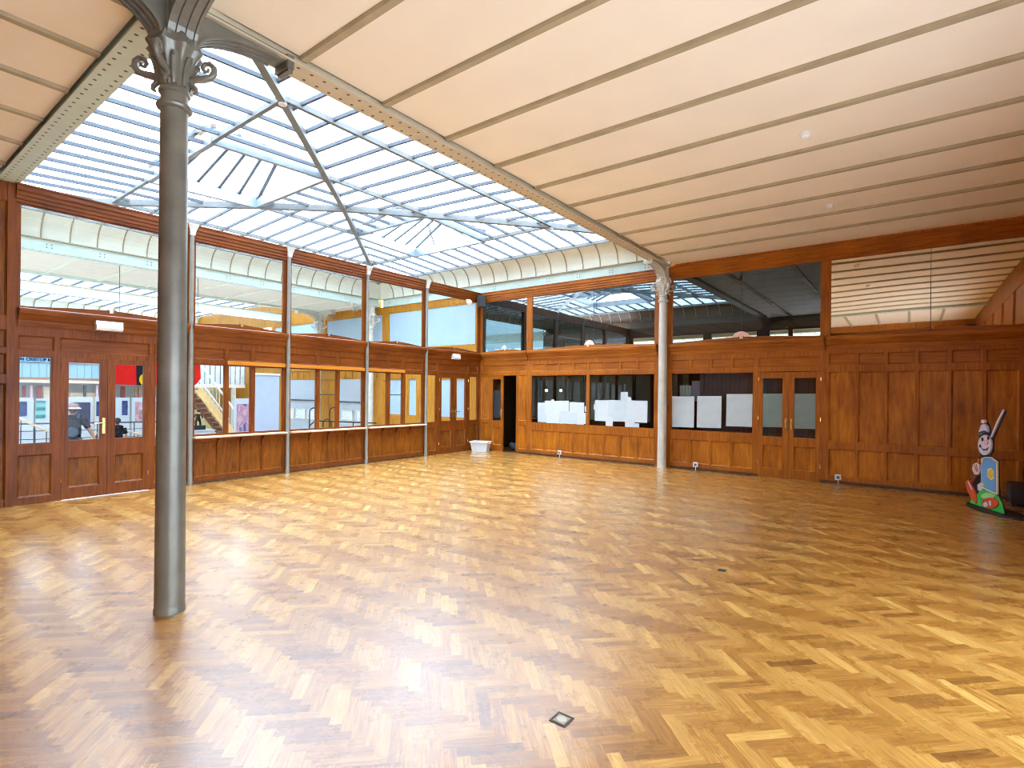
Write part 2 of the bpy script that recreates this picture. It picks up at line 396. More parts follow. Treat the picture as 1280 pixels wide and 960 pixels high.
for k in range(5):
    a0, a1 = BAY[k], BAY[k+1]
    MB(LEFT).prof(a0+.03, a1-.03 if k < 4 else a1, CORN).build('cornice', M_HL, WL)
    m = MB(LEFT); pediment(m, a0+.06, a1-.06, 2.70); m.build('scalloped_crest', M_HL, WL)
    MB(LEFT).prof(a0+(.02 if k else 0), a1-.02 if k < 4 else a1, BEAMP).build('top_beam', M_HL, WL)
for a0, a1 in ((-6.87, -5.79), (-5.69, -3.94), (-3.84, -2.78)):
    MB(LEFT).box(a0, a1, .001, .045, 2.045, 2.115).build('sliding_rail', M_RAIL, WL)

# end pier at the extreme left
ep = MB(LEFT)
ep.box(-10.1, -9.64, -.12, -.0, 0, .10); ep.box(-10.1, -9.98, -.12, 0, .1, 4.35); ep.box(-9.72, -9.64, -.12, 0.02, .0, 4.35)
for z0, z1 in ((1.66, 1.78), (2.06, 2.14), (2.38, 2.56), (4.10, 4.35)): ep.box(-9.98, -9.72, -.12, 0.01, z0, z1)
ep.box(YF, -11.2, -.12, 0, 0, 4.35); ep.box(-11.2, -10.1, -.12, 0, 2.1, 4.35)
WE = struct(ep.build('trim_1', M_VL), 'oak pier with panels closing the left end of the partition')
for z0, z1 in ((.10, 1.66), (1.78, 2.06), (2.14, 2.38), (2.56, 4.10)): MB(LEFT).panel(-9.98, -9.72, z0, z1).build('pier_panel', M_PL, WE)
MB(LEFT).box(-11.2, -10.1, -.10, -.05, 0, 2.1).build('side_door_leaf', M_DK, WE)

wn = [0]
def window(fm, a0, a1, z0, z1, gm, wm, label, d=-.03, bead=.018, bar=None, seam=None, nobead=False):
    wn[0] += 1
    c = fm((a0+a1)/2, d, z0); e = struct(empty('window_%d' % wn[0], c), label)
    g = MB(fm).box(a0, a1, d-.002, d+.002, z0, z1) if False else MB(fm).quad((a0, d, z0), (a1, d, z0), (a1, d, z1), (a0, d, z1))
    g.build('pane', gm, e, recalc=False)
    if not nobead:
        b = MB(fm)
        b.box(a0, a1, d-.015, d+.02, z0, z0+bead); b.box(a0, a1, d-.015, d+.02, z1-bead, z1)
        b.box(a0, a0+bead, d-.015, d+.02, z0+bead, z1-bead); b.box(a1-bead, a1, d-.015, d+.02, z0+bead, z1-bead)
        b.build('window_frame', wm, e)
    if bar: MB(fm).box(a0+.02, a1-.02, d-.01, d+.018, bar-.008, bar+.008).build('pull_bar', M_DGREY, e)
    if seam: MB(fm).box(seam-.004, seam+.004, d-.004, d+.006, z0, z1).build('glass_joint', M_DGREY, e)
    return e
for k, nm in enumerate(('over the left double doors', 'over the hatch nearest the big column', 'over the middle hatch', 'over the far hatch', 'over the corner double doors')):
    a0, a1 = BAY[k]+(.04 if k == 0 else .07), BAY[k+1]-(.07 if k < 4 else .09)
    window(LEFT, a0, a1, 2.70, 4.11, G_CLEAR, M_HL, 'large clear transom pane of the left partition '+nm)
nmk = {1: 'hatch nearest the big column', 2: 'middle hatch', 3: 'far hatch'}
for k in MULL:
    es = [BAY[k]+.07, *MULL[k][0], *MULL[k][1], BAY[k+1]-.07]
    for j, pn in enumerate(('left', 'middle', 'right')):
        window(LEFT, es[2*j], es[2*j+1], .82, 2.04, G_CLEAR, M_VL, '%s sliding window of the %s' % (pn, nmk[k]), bar=1.52 if (j == 1 and k > 1) else None)
for a0, a1, t in ((-9.60, -9.24, 'left of the left double doors'), (-7.98, -7.54, 'between the left double doors and the big column'), (-2.03, -1.69, 'left of the corner double doors'), (-.43, -.09, 'in the corner beside the double doors')):
    window(LEFT, a0, a1, .82, 2.04, G_CLEAR, M_VL, 'narrow sidelight '+t)

dn = [0]
def door(fm, a0, a1, z1, ga0, ga1, gz0, gz1, pz0, pz1, gm, label, hinge, lever=True, d0=-.045, d1=.002):
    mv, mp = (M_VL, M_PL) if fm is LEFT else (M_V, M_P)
    dn[0] += 1
    c = fm((a0+a1)/2, 0, 0); e = struct(empty('door_%d' % dn[0], c), label)
    f = MB(fm)
    f.box(a0, ga0, d0, d1, .0004, z1); f.box(ga1, a1, d0, d1, .0004, z1); f.box(ga0, ga1, d0, d1, gz1, z1); f.box(ga0, ga1, d0, d1, .0004, pz0); f.box(ga0, ga1, d0, d1, pz1, gz0)
    f.build('door_frame', mv, e)
    MB(fm).panel(ga0, ga1, pz0, pz1, d1-.022, d1).build('door_panel', mp, e)
    MB(fm).quad((ga0, -.02, gz0), (ga1, -.02, gz0), (ga1, -.02, gz1), (ga0, -.02, gz1)).build('door_pane', gm, e, recalc=False)
    lk = a1-.045 if hinge < 0 else a0+.045; s = -1 if hinge < 0 else 1
    if lever:
        h = MB(fm); h.box(lk-.018, lk+.018, d1, d1+.008, .93, 1.16)
        if fm is BACK: h.tube([(lk, d1+.006, .97), (lk, d1+.045, .98), (lk, d1+.055, 1.045), (lk, d1+.045, 1.11), (lk, d1+.006, 1.12)], .008, 8)
        else: h.tube([(lk, d1+.008, 1.09), (lk, d1+.05, 1.09), (lk+s*.03, d1+.055, 1.09), (lk+s*.12, d1+.05, 1.085)], .009, 8)
        h.build('door_handle', M_BRASS, e, smooth=True)
    hx = a0 if hinge < 0 else a1
    for z in (.25, 1.12, 1.88): MB(fm).tube([(hx, d1+.004, z), (hx, d1+.004, z+.07)], .0065, 6).build('hinge', M_BRASS, e)
    return e
door(LEFT, -9.14, -8.60, 2.04, -9.06, -8.69, .85, 1.97, .17, .60, G_CLEAR, 'left leaf of the double doors at the left end, with brass lever', -1)
door(LEFT, -8.595, -8.06, 2.04, -8.50, -8.13, .85, 1.97, .17, .60, G_CLEAR, 'right leaf of the double doors at the left end', 1, lever=False)
door(LEFT, -1.59, -1.04, 2.04, -1.51, -1.15, .85, 1.97, .17, .60, G_CLEAR, 'left leaf of the double doors near the far corner', -1)
door(LEFT, -1.035, -.49, 2.04, -.96, -.60, .85, 1.97, .17, .60, G_CLEAR, 'right leaf of the double doors near the far corner', 1)
struct(MB(LEFT).box(-9.14, -8.06, -.06, .035, .0005, .009).build('trim_2', M_WHITE), 'white strip painted as light leaking under the left double doors')  # white strip stands in for the light leaking under these doors

# ------------------------------------------------------------------ back partition (y = 0)
wb = MB(BACK)
def B(a0, a1, z0, z1, d0=-.06, d1=0., m=None):
    if z1-z0 > a1-a0: d0 += .002; d1 -= .002
    (m or wb).box(a0, a1, d0, d1, z0, z1)
B(-.06, .05, 0, 4.2, -.07, 0); B(.33, .42, 0, 2.06); B(1.27, 1.36, 0, 2.06); B(1.60, 1.75, 0, 4.2); B(5.10, 5.20, 0, 4.2); B(5.20, 5.42, 0, 4.2, -.06, -.02)
B(5.42, 5.47, 0, 4.2); B(7.15, 7.24, 0, 2.06); B(8.31, 8.44, 0, 4.2)
B(.05, 8.31, 2.06, 2.15); B(.05, 8.31, 2.34, 2.50)
B(1.75, 5.10, .64, .82); B(1.75, 5.10, .03, .13); B(5.47, 7.15, .64, .82); B(5.47, 7.15, .03, .13)
B(3.395, 3.45, .82, 2.06)
B(.05, .33, .03, .12); B(.05, .33, .76, .86); B(1.36, 1.60, .03, .12); B(1.36, 1.60, .76, .86)
B(8.44, XR, .03, .13); B(8.44, XR, .63, .76); B(8.44, XR, 2.04, 2.16); B(8.44, XR, 2.37, 2.50)
PW = []
x = 8.44
edges = [8.44+.428*i for i in range(7)]+[XR]
for e0, e1 in zip(edges[:-1], edges[1:]):
    PW.append((e0+(.0 if e0 == 8.44 else .022), e1-(.022 if e1 < XR else 0)))
    if e1 < XR: B(e1-.022, e1+.022, .13, 2.37)
B(8.44, XR, 2.70, 2.74, -.06, -.03); B(5.42, XR, 4.21, 4.43, -.06, -.01)
WBK = struct(wb.build('wall_back', M_V), 'oak panelled partition along the right with dark windows and panelled end')
for a0, a1 in PW:
    MB(BACK).panel(a0, a1, .13, .63).build('dado_panel', M_P, WBK)
    MB(BACK).panel(a0, a1, .76, 2.04).build('tall_panel', M_P, WBK)
    MB(BACK).panel(a0, a1, 2.16, 2.37).build('frieze_panel', M_H, WBK)
def cells(a0, a1, n, z0, z1, nm, m, sw=.022):
    q = (a1-a0)/n; st = MB(BACK)
    for j in range(n):
        MB(BACK).panel(a0+j*q+(sw if j else 0), a0+(j+1)*q-(sw if j < n-1 else 0), z0, z1).build(nm, m, WBK)
        if j: st.box(a0+j*q-sw, a0+j*q+sw, -.05, 0, z0, z1)
    if n > 1: st.build(nm+'_stiles', M_V, WBK)
cells(1.75, 5.10, 8, .13, .64, 'dado_panel', M_P); cells(1.75, 5.10, 8, 2.15, 2.34, 'frieze_panel', M_H)
cells(5.47, 7.15, 4, .13, .64, 'dado_panel', M_P); cells(5.47, 7.15, 4, 2.15, 2.34, 'frieze_panel', M_H)
cells(7.24, 8.31, 1, 2.15, 2.34, 'frieze_panel', M_H); cells(.05, 1.60, 1, 2.15, 2.34, 'frieze_panel', M_H)
B(7.15, 7.24, 2.15, 2.34, -.05, 0, m := MB(BACK)); m.build('frieze_stile', M_V, WBK)
for a0, a1 in ((.05, .33), (1.36, 1.60)):
    MB(BACK).panel(a0, a1, .12, .76).build('pilaster_panel', M_P, WBK); MB(BACK).panel(a0, a1, .86, 2.06).build('pilaster_panel', M_P, WBK)
m = MB(BACK)
for a0, a1 in ((0, .42), (1.27, 5.10), (5.47, 7.24), (8.31, XR)): m.box(a0, a1, 0, .014, 0, .05)
m.build('skirting_strip', M_DK, WBK)
for a0, a1 in ((0.12, 1.64), (1.68, 5.16), (5.46, 8.36), (8.40, XR)):
    MB(BACK).prof(a0, a1, CORN).build('cornice', M_H, WBK)
    m = MB(BACK); pediment(m, a0+.03, a1-.03, 2.70, rise=.06); m.build('scalloped_crest', M_H, WBK)
for a0, a1 in ((0.101, 5.2), (5.2, 8.38), (8.38, XR)): MB(BACK).prof(a0, a1, BEAMP).build('top_beam', M_H, WBK)

window(BACK, .05, 1.60, 2.70, 4.11, G_UP, M_H, 'dark transom pane in the far corner over the open doorway')
window(BACK, 1.75, 5.10, 2.70, 4.11, G_UP, M_H, 'dark transom pane reflecting the skylight, left of the thin column', seam=3.55)
window(BACK, 5.47, 8.31, 2.70, 4.11, G_UP, M_H, 'dark transom pane reflecting the ceiling, right of the thin column', seam=6.90)
window(BACK, 8.44, XR, 2.70, 4.11, M_MIRROR, M_H, 'mirrored transom pane showing the ribbed ceiling at the right', seam=9.90)
window(BACK, 1.75, 3.395, .82, 2.06, G_LOW, M_V, 'dark window with a patchwork of papers, nearest the corner')
window(BACK, 3.45, 5.10, .82, 2.06, G_LOW, M_V, 'dark window with a wide white paper, left of the thin column')
window(BACK, 5.47, 7.15, .82, 2.06, G_LOW, M_V, 'dark window with three large sheets, right of the thin column')
door(BACK, 7.24, 7.775, 2.05, 7.32, 7.67, .80, 1.93, .17, .63, G_LOW, 'left leaf of the papered double doors by the panelled wall', -1)
door(BACK, 7.78, 8.31, 2.05, 7.87, 8.23, .80, 1.93, .17, .63, G_LOW, 'right leaf of the papered double doors by the panelled wall', 1)
door(BACK, .42, .83, 2.05, .47, .75, .84, 1.96, .17, .66, G_LOW, 'closed narrow leaf of the doorway in the far corner', -1)

# ------------------------------------------------------------------ other walls of the room
m = MB(WORLD)
RW = ((-12.6, -10.6), (-10.2, -8.2), (-7.8, -5.8))      # unseen windows added to the right wall to brighten the ceiling
m.box(XR, XR+.1, YF, .06, 2.35, 4.42); m.box(XR, XR+.1, YF, RW[0][0], 0, 2.35); m.box(XR, XR+.1, RW[2][1], .06, 0, 2.35)
for (a, b), (c_, d_) in zip(RW[:-1], RW[1:]): m.box(XR, XR+.1, b, c_, 0, 2.35)
for a, b in RW: m.box(XR, XR+.1, a, b, 0, .35)
WR = struct(m.build('wall_right', M_V), 'oak panelled right wall seen only in the mirror')
FR_ = lambda a, d, z: (XR-d, a, z)
for k, (a, b) in enumerate(RW): window(FR_, a, b, .35, 2.35, G_CLEAR, M_V, ('unseen window added to the right wall for light, beside the viewer', 'unseen window added to the right wall for light, middle one', 'unseen window added to the right wall for light, nearest the cut-out figure')[k], d=-.05, nobead=True)
for k in range(7):
    y0 = -1.0-1.75*k
    m = MB(FR_); m.panel(y0-1.6, y0, 2.8, 3.9, .008, .03); m.build('wall_panel', M_P, WR)
    m = MB(FR_); m.box(y0-1.62, y0+.02, .03, .05, 2.42, 2.6); m.build('wall_cornice', M_H, WR)
m = MB(WORLD)
m.box(0, XR, YF-.1, YF, 0, 4.42)
WF = struct(m.build('wall_front', M_V), 'oak panelled wall behind the viewer')
for k in range(8):
    m = MB(lambda a, d, z: (a, YF+d, z)); m.panel(.15+1.41*k, 1.45+1.41*k, .2, 2.3, .008, .03).panel(.15+1.41*k, 1.45+1.41*k, 2.6, 3.9, .008, .03); m.build('wall_panel', M_P, WF)

# ------------------------------------------------------------------ ceiling
c = MB(WORLD)
def slab(m, x0, x1, y0, y1, z=HC, t=.15): m.box(x0, x1, y0, y1, z, z+t)
slab(c, GX+.115, XR, GY+.115, .0, t=.16); slab(c, GX+.115, XR, YF-.1, GY-.115, t=.16); slab(c, HX0+.1, GX-.115, YF-.1, GY-.115, t=.16)
CE = struct(c.build('ceiling', M_CEIL), 'cream painted plank ceiling between olive beams')
for k in range(11):
    y = -.97-.868*k
    MB(WORLD).prof(GX+.12, XR, [(y-.038, HC+.01), (y-.038, HC-.012), (y-.03, HC-.03), (y+.03, HC-.03), (y+.038, HC-.012), (y+.038, HC+.01)]).build('ceiling_beam', M_BEAM, CE)
FX = lambda a, d, z: (d, a, z)
for k in range(12):
    x = .57+.9*k
    if abs(x-GX) < .2: continue
    MB(FX).prof(YF, GY-.12, [(x-.038, HC+.01), (x-.038, HC-.012), (x-.03, HC-.03), (x+.03, HC-.03), (x+.038, HC-.012), (x+.038, HC+.01)]).build('ceiling_beam', M_BEAM, CE)

# ------------------------------------------------------------------ riveted girders
def rivet_rows(m, horizontal, fixed, a0, a1, z, offs, step, r=.012):
    n = int((a1-a0)/step)
    for i in range(n+1):
        a = a0+(a1-a0)*i/n
        for o in offs:
            p = (a, fixed+o, z) if horizontal else (fixed+o, a, z)
            m.ball(p, r, 6, 4)
def riveted(name, src, along, off, centre):
    m = src.copy(); m.name = name; nt = m.node_tree; b = nt.nodes['Principled BSDF']
    t = nt.nodes.new('ShaderNodeTexCoord'); sp = nt.nodes.new('ShaderNodeSeparateXYZ'); L(nt, t.outputs['Object'], sp.inputs[0])
    def M(op, a, v, c=None):
        q = nt.nodes.new('ShaderNodeMath'); q.operation = op
        for i, x in enumerate((a, v, c)):
            if x is None: continue
            if isinstance(x, (int, float)): q.inputs[i].default_value = x
            else: L(nt, x, q.inputs[i])
        return q.outputs[0]
    al = sp.outputs[0 if along else 1]; ac = sp.outputs[1 if along else 0]
    u = M('SUBTRACT', M('MODULO', M('ADD', al, 50.0), .125), .0625)
    v = M('SUBTRACT', M('ABSOLUTE', M('SUBTRACT', ac, centre), 0), off)
    d = M('SQRT', M('ADD', M('MULTIPLY', u, u), M('MULTIPLY', v, v)), 0)
    dot = M('LESS_THAN', d, .015)
    mx = nt.nodes.new('ShaderNodeMix'); mx.data_type = 'RGBA'; L(nt, dot, mx.inputs[0])
    old = b.inputs['Base Color'].links[0].from_socket; L(nt, old, mx.inputs[6]); mx.inputs[7].default_value = (.10, .075, .05, 1); L(nt, mx.outputs[2], b.inputs['Base Color'])
    bp = nt.nodes.new('ShaderNodeBump'); bp.inputs['Strength'].default_value = .6; bp.inputs['Distance'].default_value = .01; L(nt, M('SUBTRACT', .03, d), bp.inputs['Height']); L(nt, bp.outputs[0], b.inputs['Normal'])
    return m
def girder(horizontal, fixed, a0, a1, label, group='riveted girders', flange=.11, rivets=True, side=0, zlo=4.35, zhi=4.60, mm=None):
    fm = WORLD if horizontal else (lambda a, d, z: (d, a, z))
    e = empty('girder', fm((a0+a1)/2, fixed, zlo)); tag(e, label, 'girder', group)
    m = MB(fm); m.box(a0, a1, fixed-flange, fixed+flange, zlo, zlo+.018); m.build('bottom_flange', riveted(label[:12]+' rivets', mm or M_GIRD, horizontal, .06, 0) if rivets else (mm or M_GIRD), e)
    m = MB(fm); m.box(a0, a1, fixed-.06, fixed+.06, zlo+.018, zhi-.018); web = m.build('web', mm or M_GIRD, e)
    m = MB(fm); m.box(a0, a1, fixed-flange-.02, fixed+flange+.02, zhi-.018, zhi); m.build('top_flange', mm or M_BEAM, e)
    if side:
        n = int((a1-a0)/.88)
        for i in range(n+1):
            a = a0+.3+i*.88
            for da in (-.04, .04):
                for dz in (.09, .15):
                    if a+da < a1: MB(fm).ball((a+da, fixed+side*.061, zlo+dz), .011, 8, 6).build('rivet', M_RIVET, web)
    return e
girder(False, GX, GY+.14, -.14, 'tan riveted girder running from the big column to the thin column', mm=mat('tan painted iron', (.56, .47, .32), .5, var=.06))
girder(True, GY, HX0+.12, GX-.14, 'pale green riveted girder crossing above the left end from the big column')
girder(True, GY, GX+.14, XR, 'riveted girder over the viewer, running right from the big column')
girder(False, GX, YF, GY-.14, 'riveted girder over the viewer, running back from the big column')
girder(True, .06, HX0+.14, GX-.05, 'pale green girder with bolt groups above the back partition under the cove', side=-1, rivets=False)
girder(False, HX0, GY+.14, -.10, 'pale green girder across the hall beyond the left partition, under the cove', side=1)

# ------------------------------------------------------------------ skylight over the column bay
def skylight(x0, x1, y0, y1, label, GL=None, CV=None):
    GL = GL or G_SKY; CV = CV or M_COVE
    cx, cy = (x0+x1)/2, (y0+y1)/2; h = (x1-x0)/2
    e = empty('skylight', (cx, cy, 5.1)); tag(e, label, 'skylight')
    rings = [(h-.5, 5.10), (h-1.87, 5.20), (1.17, 5.285), (0, 5.32)]
    def zs(d):     # height at distance d from the centre (square norm)
        for (r0, z0), (r1, z1) in zip(rings[:-1], rings[1:]):
            if r1 <= d <= r0+1e-6: return z0+(z1-z0)*(r0-d)/(r0-r1)
        return rings[0][1]
    rot = [lambda a, b: (cx+a, cy-b), lambda a, b: (cx+b, cy+a), lambda a, b: (cx-a, cy+b), lambda a, b: (cx-b, cy-a)]
    # a along the eave, b outward distance
    for k in range(4):
        R = rot[k]; P = lambda a, b, dz=0: (*R(a, b), zs(b)+dz)
        g = MB()
        vent = k in (0, 2)
        for i, ((r0, _), (r1, _)) in enumerate(zip(rings[:-1], rings[1:])):
            if i == 1 and vent:
                g.quad(P(-r0, r0), P(-1.17, r0), P(-1.17, r1), P(-r1, r1)); g.quad(P(1.17, r0), P(r0, r0), P(r1, r1), P(1.17, r1))
            else: g.quad(P(-r0, r0), P(r0, r0), P(r1, r1), P(-r1, r1))
        g.build('glazing', GL, e, recalc=False)
        # cove
        cv = MB(); N = 8; pr = [(h-.06-.44*(1-math.cos(PI/2*i/N)), 4.60+.50*math.sin(PI/2*i/N)) for i in range(N+1)]
        for (b0, z0), (b1, z1) in zip(pr[:-1], pr[1:]):
            cv.quad((*R(-b0, b0), z0), (*R(b0, b0), z0), (*R(b1, b1), z1), (*R(-b1, b1), z1))
        o = cv.build('cove', CV, e, recalc=False, smooth=True)
        nb = 19; sp = 2*(h-.5)/nb
        for i in range(nb):
            a = -(h-.5)+sp*(i+.5)
            if True:
                rb = MB()
                q = [(*R(a, b-.004), z-.004) for b, z in pr]
                for p0, p1 in zip(q[:-1], q[1:]): rb.bar(p0, p1, .022, .03)
                rb.build('cove_rib', M_BEAM, e)
            lo = abs(a)
            pts = [h-.5]+[r for r, _ in rings[1:3] if r > lo]+[lo]
            if vent and abs(a) < 1.15:
                segs = [(h-.5, h-1.87), (1.17, lo)]
            else: segs = list(zip(pts[:-1], pts[1:]))
            for b0, b1 in segs:
                if b0-b1 > .02:
                    gb = MB()
                    for c0, c1 in [(b0, b1)] if (b0 <= h-1.86 or b1 >= h-1.88) else [(b0, h-1.87), (h-1.87, b1)]: gb.bar(P(a, c0, -.02), P(a, c1, -.02), .032, .048)
                    gb.build('glazing_bar', M_STEEL, e)
        for r, w in ((h-.5, .05), (h-1.87, .055), (1.17, .05)):
            MB().bar(P(-r, r, -.045), P(r, r, -.045), w, .07).build('purlin', M_PURL, e)
        hp = MB()
        for (r0, z0), (r1, z1) in zip(rings[:-1], rings[1:]): hp.bar(P(-r0, r0, -.06), P(-r1, r1, -.06), .09, .11)
        hp.build('hip_rafter', M_PURL, e)
        MB().lathe([(.05, 0), (.05, .012), (.02, .02)], (*R(-(h-1.87), h-1.87), 5.07), 14).build('joint_plate', M_WHITE, e)
        if vent:
            ro, ri = h-1.87, 1.17
            cb = MB()
            cb.bar(P(-1.17, ro, 0), P(-1.17, ri, 0), .07, .22); cb.bar(P(1.17, ro, 0), P(1.17, ri, 0), .07, .22)
            cb.bar(P(-1.17, ro, 0), P(1.17, ro, 0), .07, .2); cb.bar(P(-1.17, ri, 0), P(1.17, ri, 0), .07, .2)
            cb.build('vent_curb', M_GALV, e)
            zr = .42; vg = MB()
            A = lambda a, b, z: (*R(a, b), 5.3+z)
            vg.quad(A(-1.17, ro, .05), A(-1.17, ri, .05), A(-.0, ri+.25, zr), A(0, ro-.25, zr)); vg.quad(A(1.17, ri, .05), A(1.17, ro, .05), A(0, ro-.25, zr), A(0, ri+.25, zr))
            vg.build('vent_glazing', GL, e, recalc=False)
            MB().bar(A(0, ri+.25, zr), A(0, ro-.25, zr), .07, .07).build('vent_ridge', M_STEEL, e)
            for s in (-1, 1):
                for q_, q2 in ((ro, ro-.25), (ri, ri+.25)): MB().bar(A(s*1.17, q_, .05), A(0, q2, zr), .06, .07).build('vent_bar', M_STEEL, e)
                for t in (.2, .4, .6, .8):
                    b_ = ri+(ro-ri)*t; MB().bar(A(s*1.17, b_, .05), A(0, ri+.25+(ro-ri-.5)*t, zr), .05, .06).build('vent_bar', M_STEEL, e)
            for s in (-.6, .5): MB().bar(A(s, ro, .02), A(s*.4, ro-.5, zr*.75), .025, .025).build('vent_stay', M_STEEL, e)
    # closing upstand between girders and cove
    return e
skylight(HX0, GX, GY, .02, 'big hipped glass skylight with two raised vents over the hall')

# ------------------------------------------------------------------ iron columns
def column(x, y, zb, label, group, mm, full=True, brackets=(0, 90, 270), r0=.096, r1=.086, ztop=4.35):
    e = empty('iron_column', (x, y, zb)); tag(e, label, 'column', group)
    MB().lathe([(r0+.005, zb), (r0+.005, zb+.025), (r0+.001, zb+.04), (r0, zb+.06), (r1, 3.62)], (x, y, 0), 32).build('shaft', mm, e, smooth=True)
    MB().lathe([(r1, 3.60), (r1+.022, 3.61), (r1+.028, 3.625), (r1+.022, 3.64), (r1, 3.65), (r1, 3.71), (r1+.012, 3.72), (r1+.014, 3.735), (r1+.006, 3.75), (r1-.004, 3.77)], (x, y, 0), 32).build('astragal', mm, e, smooth=True)
    MB().lathe([(r1-.004, 3.75), (r1+.004, 3.80), (r1+.012, 3.86), (r1+.030, 3.93), (r1+.058, 3.99), (r1+.085, 4.03), (r1+.07, 4.06), (r1+.055, 4.10), (r1+.03, 4.13)], (x, y, 0), 48, 8, .10).build('capital_bell', mm, e, smooth=True)
    for k in range(8):
        an = PI/8+k*PI/4; cl = MB(); c, s = math.cos(an), math.sin(an)
        path = [(x+c*(r1+d), y+s*(r1+d), z) for d, z in ((-.004, 3.77), (.008, 3.82), (.02, 3.90), (.045, 3.96), (.06, 3.955), (.062, 3.935))]
        cl.tube(path, [.016, .026, .028, .024, .016, .008], 8); cl.build('acanthus_leaf', mm, e, smooth=True)
    for k in range(4):
        an = PI/4+k*PI/2; c, s = math.cos(an), math.sin(an); v = MB(); path = []; rad = []
        for d, z, rr in ((-.01, 3.80, .018), (.02, 3.83, .022), (.06, 3.845, .024), (.11, 3.85, .024), (.155, 3.865, .023), (.18, 3.90, .022), (.178, 3.94, .020), (.15, 3.965, .018), (.115, 3.96, .016), (.10, 3.93, .014), (.115, 3.905, .012), (.138, 3.912, .011), (.14, 3.93, .009)):
            path.append((x+c*(r1+d), y+s*(r1+d), z)); rad.append(rr)
        v.tube(path, rad, 10)
        path = [(x+c*(r1+d), y+s*(r1+d), z) for d, z in ((0.0, 3.84), (.03, 3.80), (.055, 3.775), (.06, 3.75), (.04, 3.735))]
        v.tube(path, [.02, .02, .017, .014, .008], 8)
        v.build('volute', mm, e, smooth=True)
    MB().lathe([(.10, 4.09), (.125, 4.11), (.12, 4.16), (.115, 4.32), (.14, ztop), (.14, ztop+.02)], (x, y, 0), 8).build('impost_block', mm, e)
    for an in brackets:
        a = math.radians(an); c, s = math.cos(a), math.sin(a)
        fm = lambda p, q, z: (x+c*p-s*q, y+s*p+c*q, z)
        lo = []; N = 10
        for i in range(N+1):
            t = i/N*PI/2; lo.append((.11+.62*(1-math.cos(t)), 4.07+.27*math.sin(t)))
        poly = [(.08, 4.07)]+lo+[(.80, 4.34), (.80, 4.40), (.08, 4.40)]
        b = MB(fm); b.prism(poly, -.075, .075)
        b.build('bracket', mm, e)
        rr = MB(fm)
        for q in (-.085, -.03, .03, .085):
            for (p0, z0), (p1, z1) in zip(lo[:-1], lo[1:]):
                P0, P1 = Vector((p0, 0, z0)), Vector((p1, 0, z1)); n = Vector((z1-z0, 0, -(p1-p0))).normalized()*.014
                rr.add([(p0-n.x*0, q-.013, z0), (p1, q-.013, z1), (p1, q+.013, z1), (p0, q+.013, z0), (p0+n.x, q-.010, z0+n.z), (p1+n.x, q-.010, z1+n.z), (p1+n.x, q+.010, z1+n.z), (p0+n.x, q+.010, z0+n.z)],
                       [(0, 1, 5, 4), (1, 2, 6, 5), (2, 3, 7, 6), (3, 0, 4, 7), (4, 5, 6, 7)])
        rr.build('bracket_moulding', mm, e)
        ft = MB(fm); ft.box(.80, .86, -.10, .10, 4.29, 4.40); ft.box(.815, .855, -.085, .085, 4.27, 4.29); ft.build('bracket_end', mm, e)
    return e
column(GX, GY, 0, 'large grey iron column with scrolled capital standing in the open floor', 'cast iron columns', M_IRON)
column(5.33, -.13, 0, 'thin pale iron column standing against the back partition', 'cast iron columns', M_IRONL, brackets=(270,))
column(HX0, -.35, -.5, 'pale iron column in the hall beyond the far hatch', 'cast iron columns', M_IRONL, brackets=(180, 270))
column(-7.3, -.35, -.5, 'pale iron column in the hall beyond the middle hatch', 'cast iron columns', M_IRONL, brackets=(0, 270))

for i, y in enumerate(BAY[1:-1]):
    p = empty('iron_post', (.05, y, 0))
    tag(p, ('slim iron post of the left partition just right of the big column', 'slim iron post between the near and middle hatches', 'slim iron post between the middle and far hatches', 'slim iron post between the far hatch and the corner doors')[i], 'post', 'slim iron posts')
    MB().lathe([(.045, 0), (.045, .05), (.036, .07), (.034, 4.16), (.036, 4.18)], (.05, y, 0), 16).build('shaft', M_POST, p, smooth=True)
    m = MB(); N = 7
    m.add([(.05+dx*sc, y+dy*sc, z) for z, sc in ((4.17, .036), (4.25, .05), (4.36, .085)) for dx, dy in ((-1, -1), (1, -1), (1, 1), (-1, 1))],
          [(3, 2, 1, 0), (8, 9, 10, 11)]+[(r*4+k, r*4+(k+1) % 4, r*4+4+(k+1) % 4, r*4+4+k) for r in (0, 1) for k in range(4)])
    m.build('fan_cap', M_IRONL, p)

# ------------------------------------------------------------------ hall beyond the left partition
HF = -.5                                   # hall floor is three steps lower
m = MB(); m.box(-18.3, -.06, -16, .1, HF-.1, HF); struct(m.build('trim_3', M_HFLOOR), 'pale lower floor of the hall beyond the left partition')
m = MB(); m.box(-.30, -.06, -16, .1, HF, -.005); struct(m.build('trim_4', M_HFLOOR), 'step up from the lower hall to the parquet room')
m = MB(); m.box(-7.25, HX0-.1, -16, .1, HC, HC+.12)
HCl = struct(m.build('trim_5', M_PLAST), 'pale ceiling strip of the hall between two skylights')
for k in range(15):
    y = -.5-1.05*k; MB().box(-7.2, HX0-.12, y-.035, y+.035, HC-.025, HC+.01).build('ceiling_beam', M_COVE, HCl)
girder(False, -7.25, -15.9, -.10, 'thin pale girder edging the second hall skylight', 'hall girders', flange=.05, rivets=False, zlo=4.35, zhi=4.48)
girder(False, -10.3, -15.9, -.10, 'plain cream girder hanging under the second hall skylight', 'hall girders', rivets=False, zlo=4.34, zhi=4.63)
girder(False, -18.05, -15.9, -.10, 'pale girder along the far side of the hall', 'hall girders', rivets=False, zlo=4.35, zhi=4.6)
e = tag(empty('skylight', (-12.5, -8, 5.1)), 'long flat glazed skylight farther off in the hall', 'skylight')
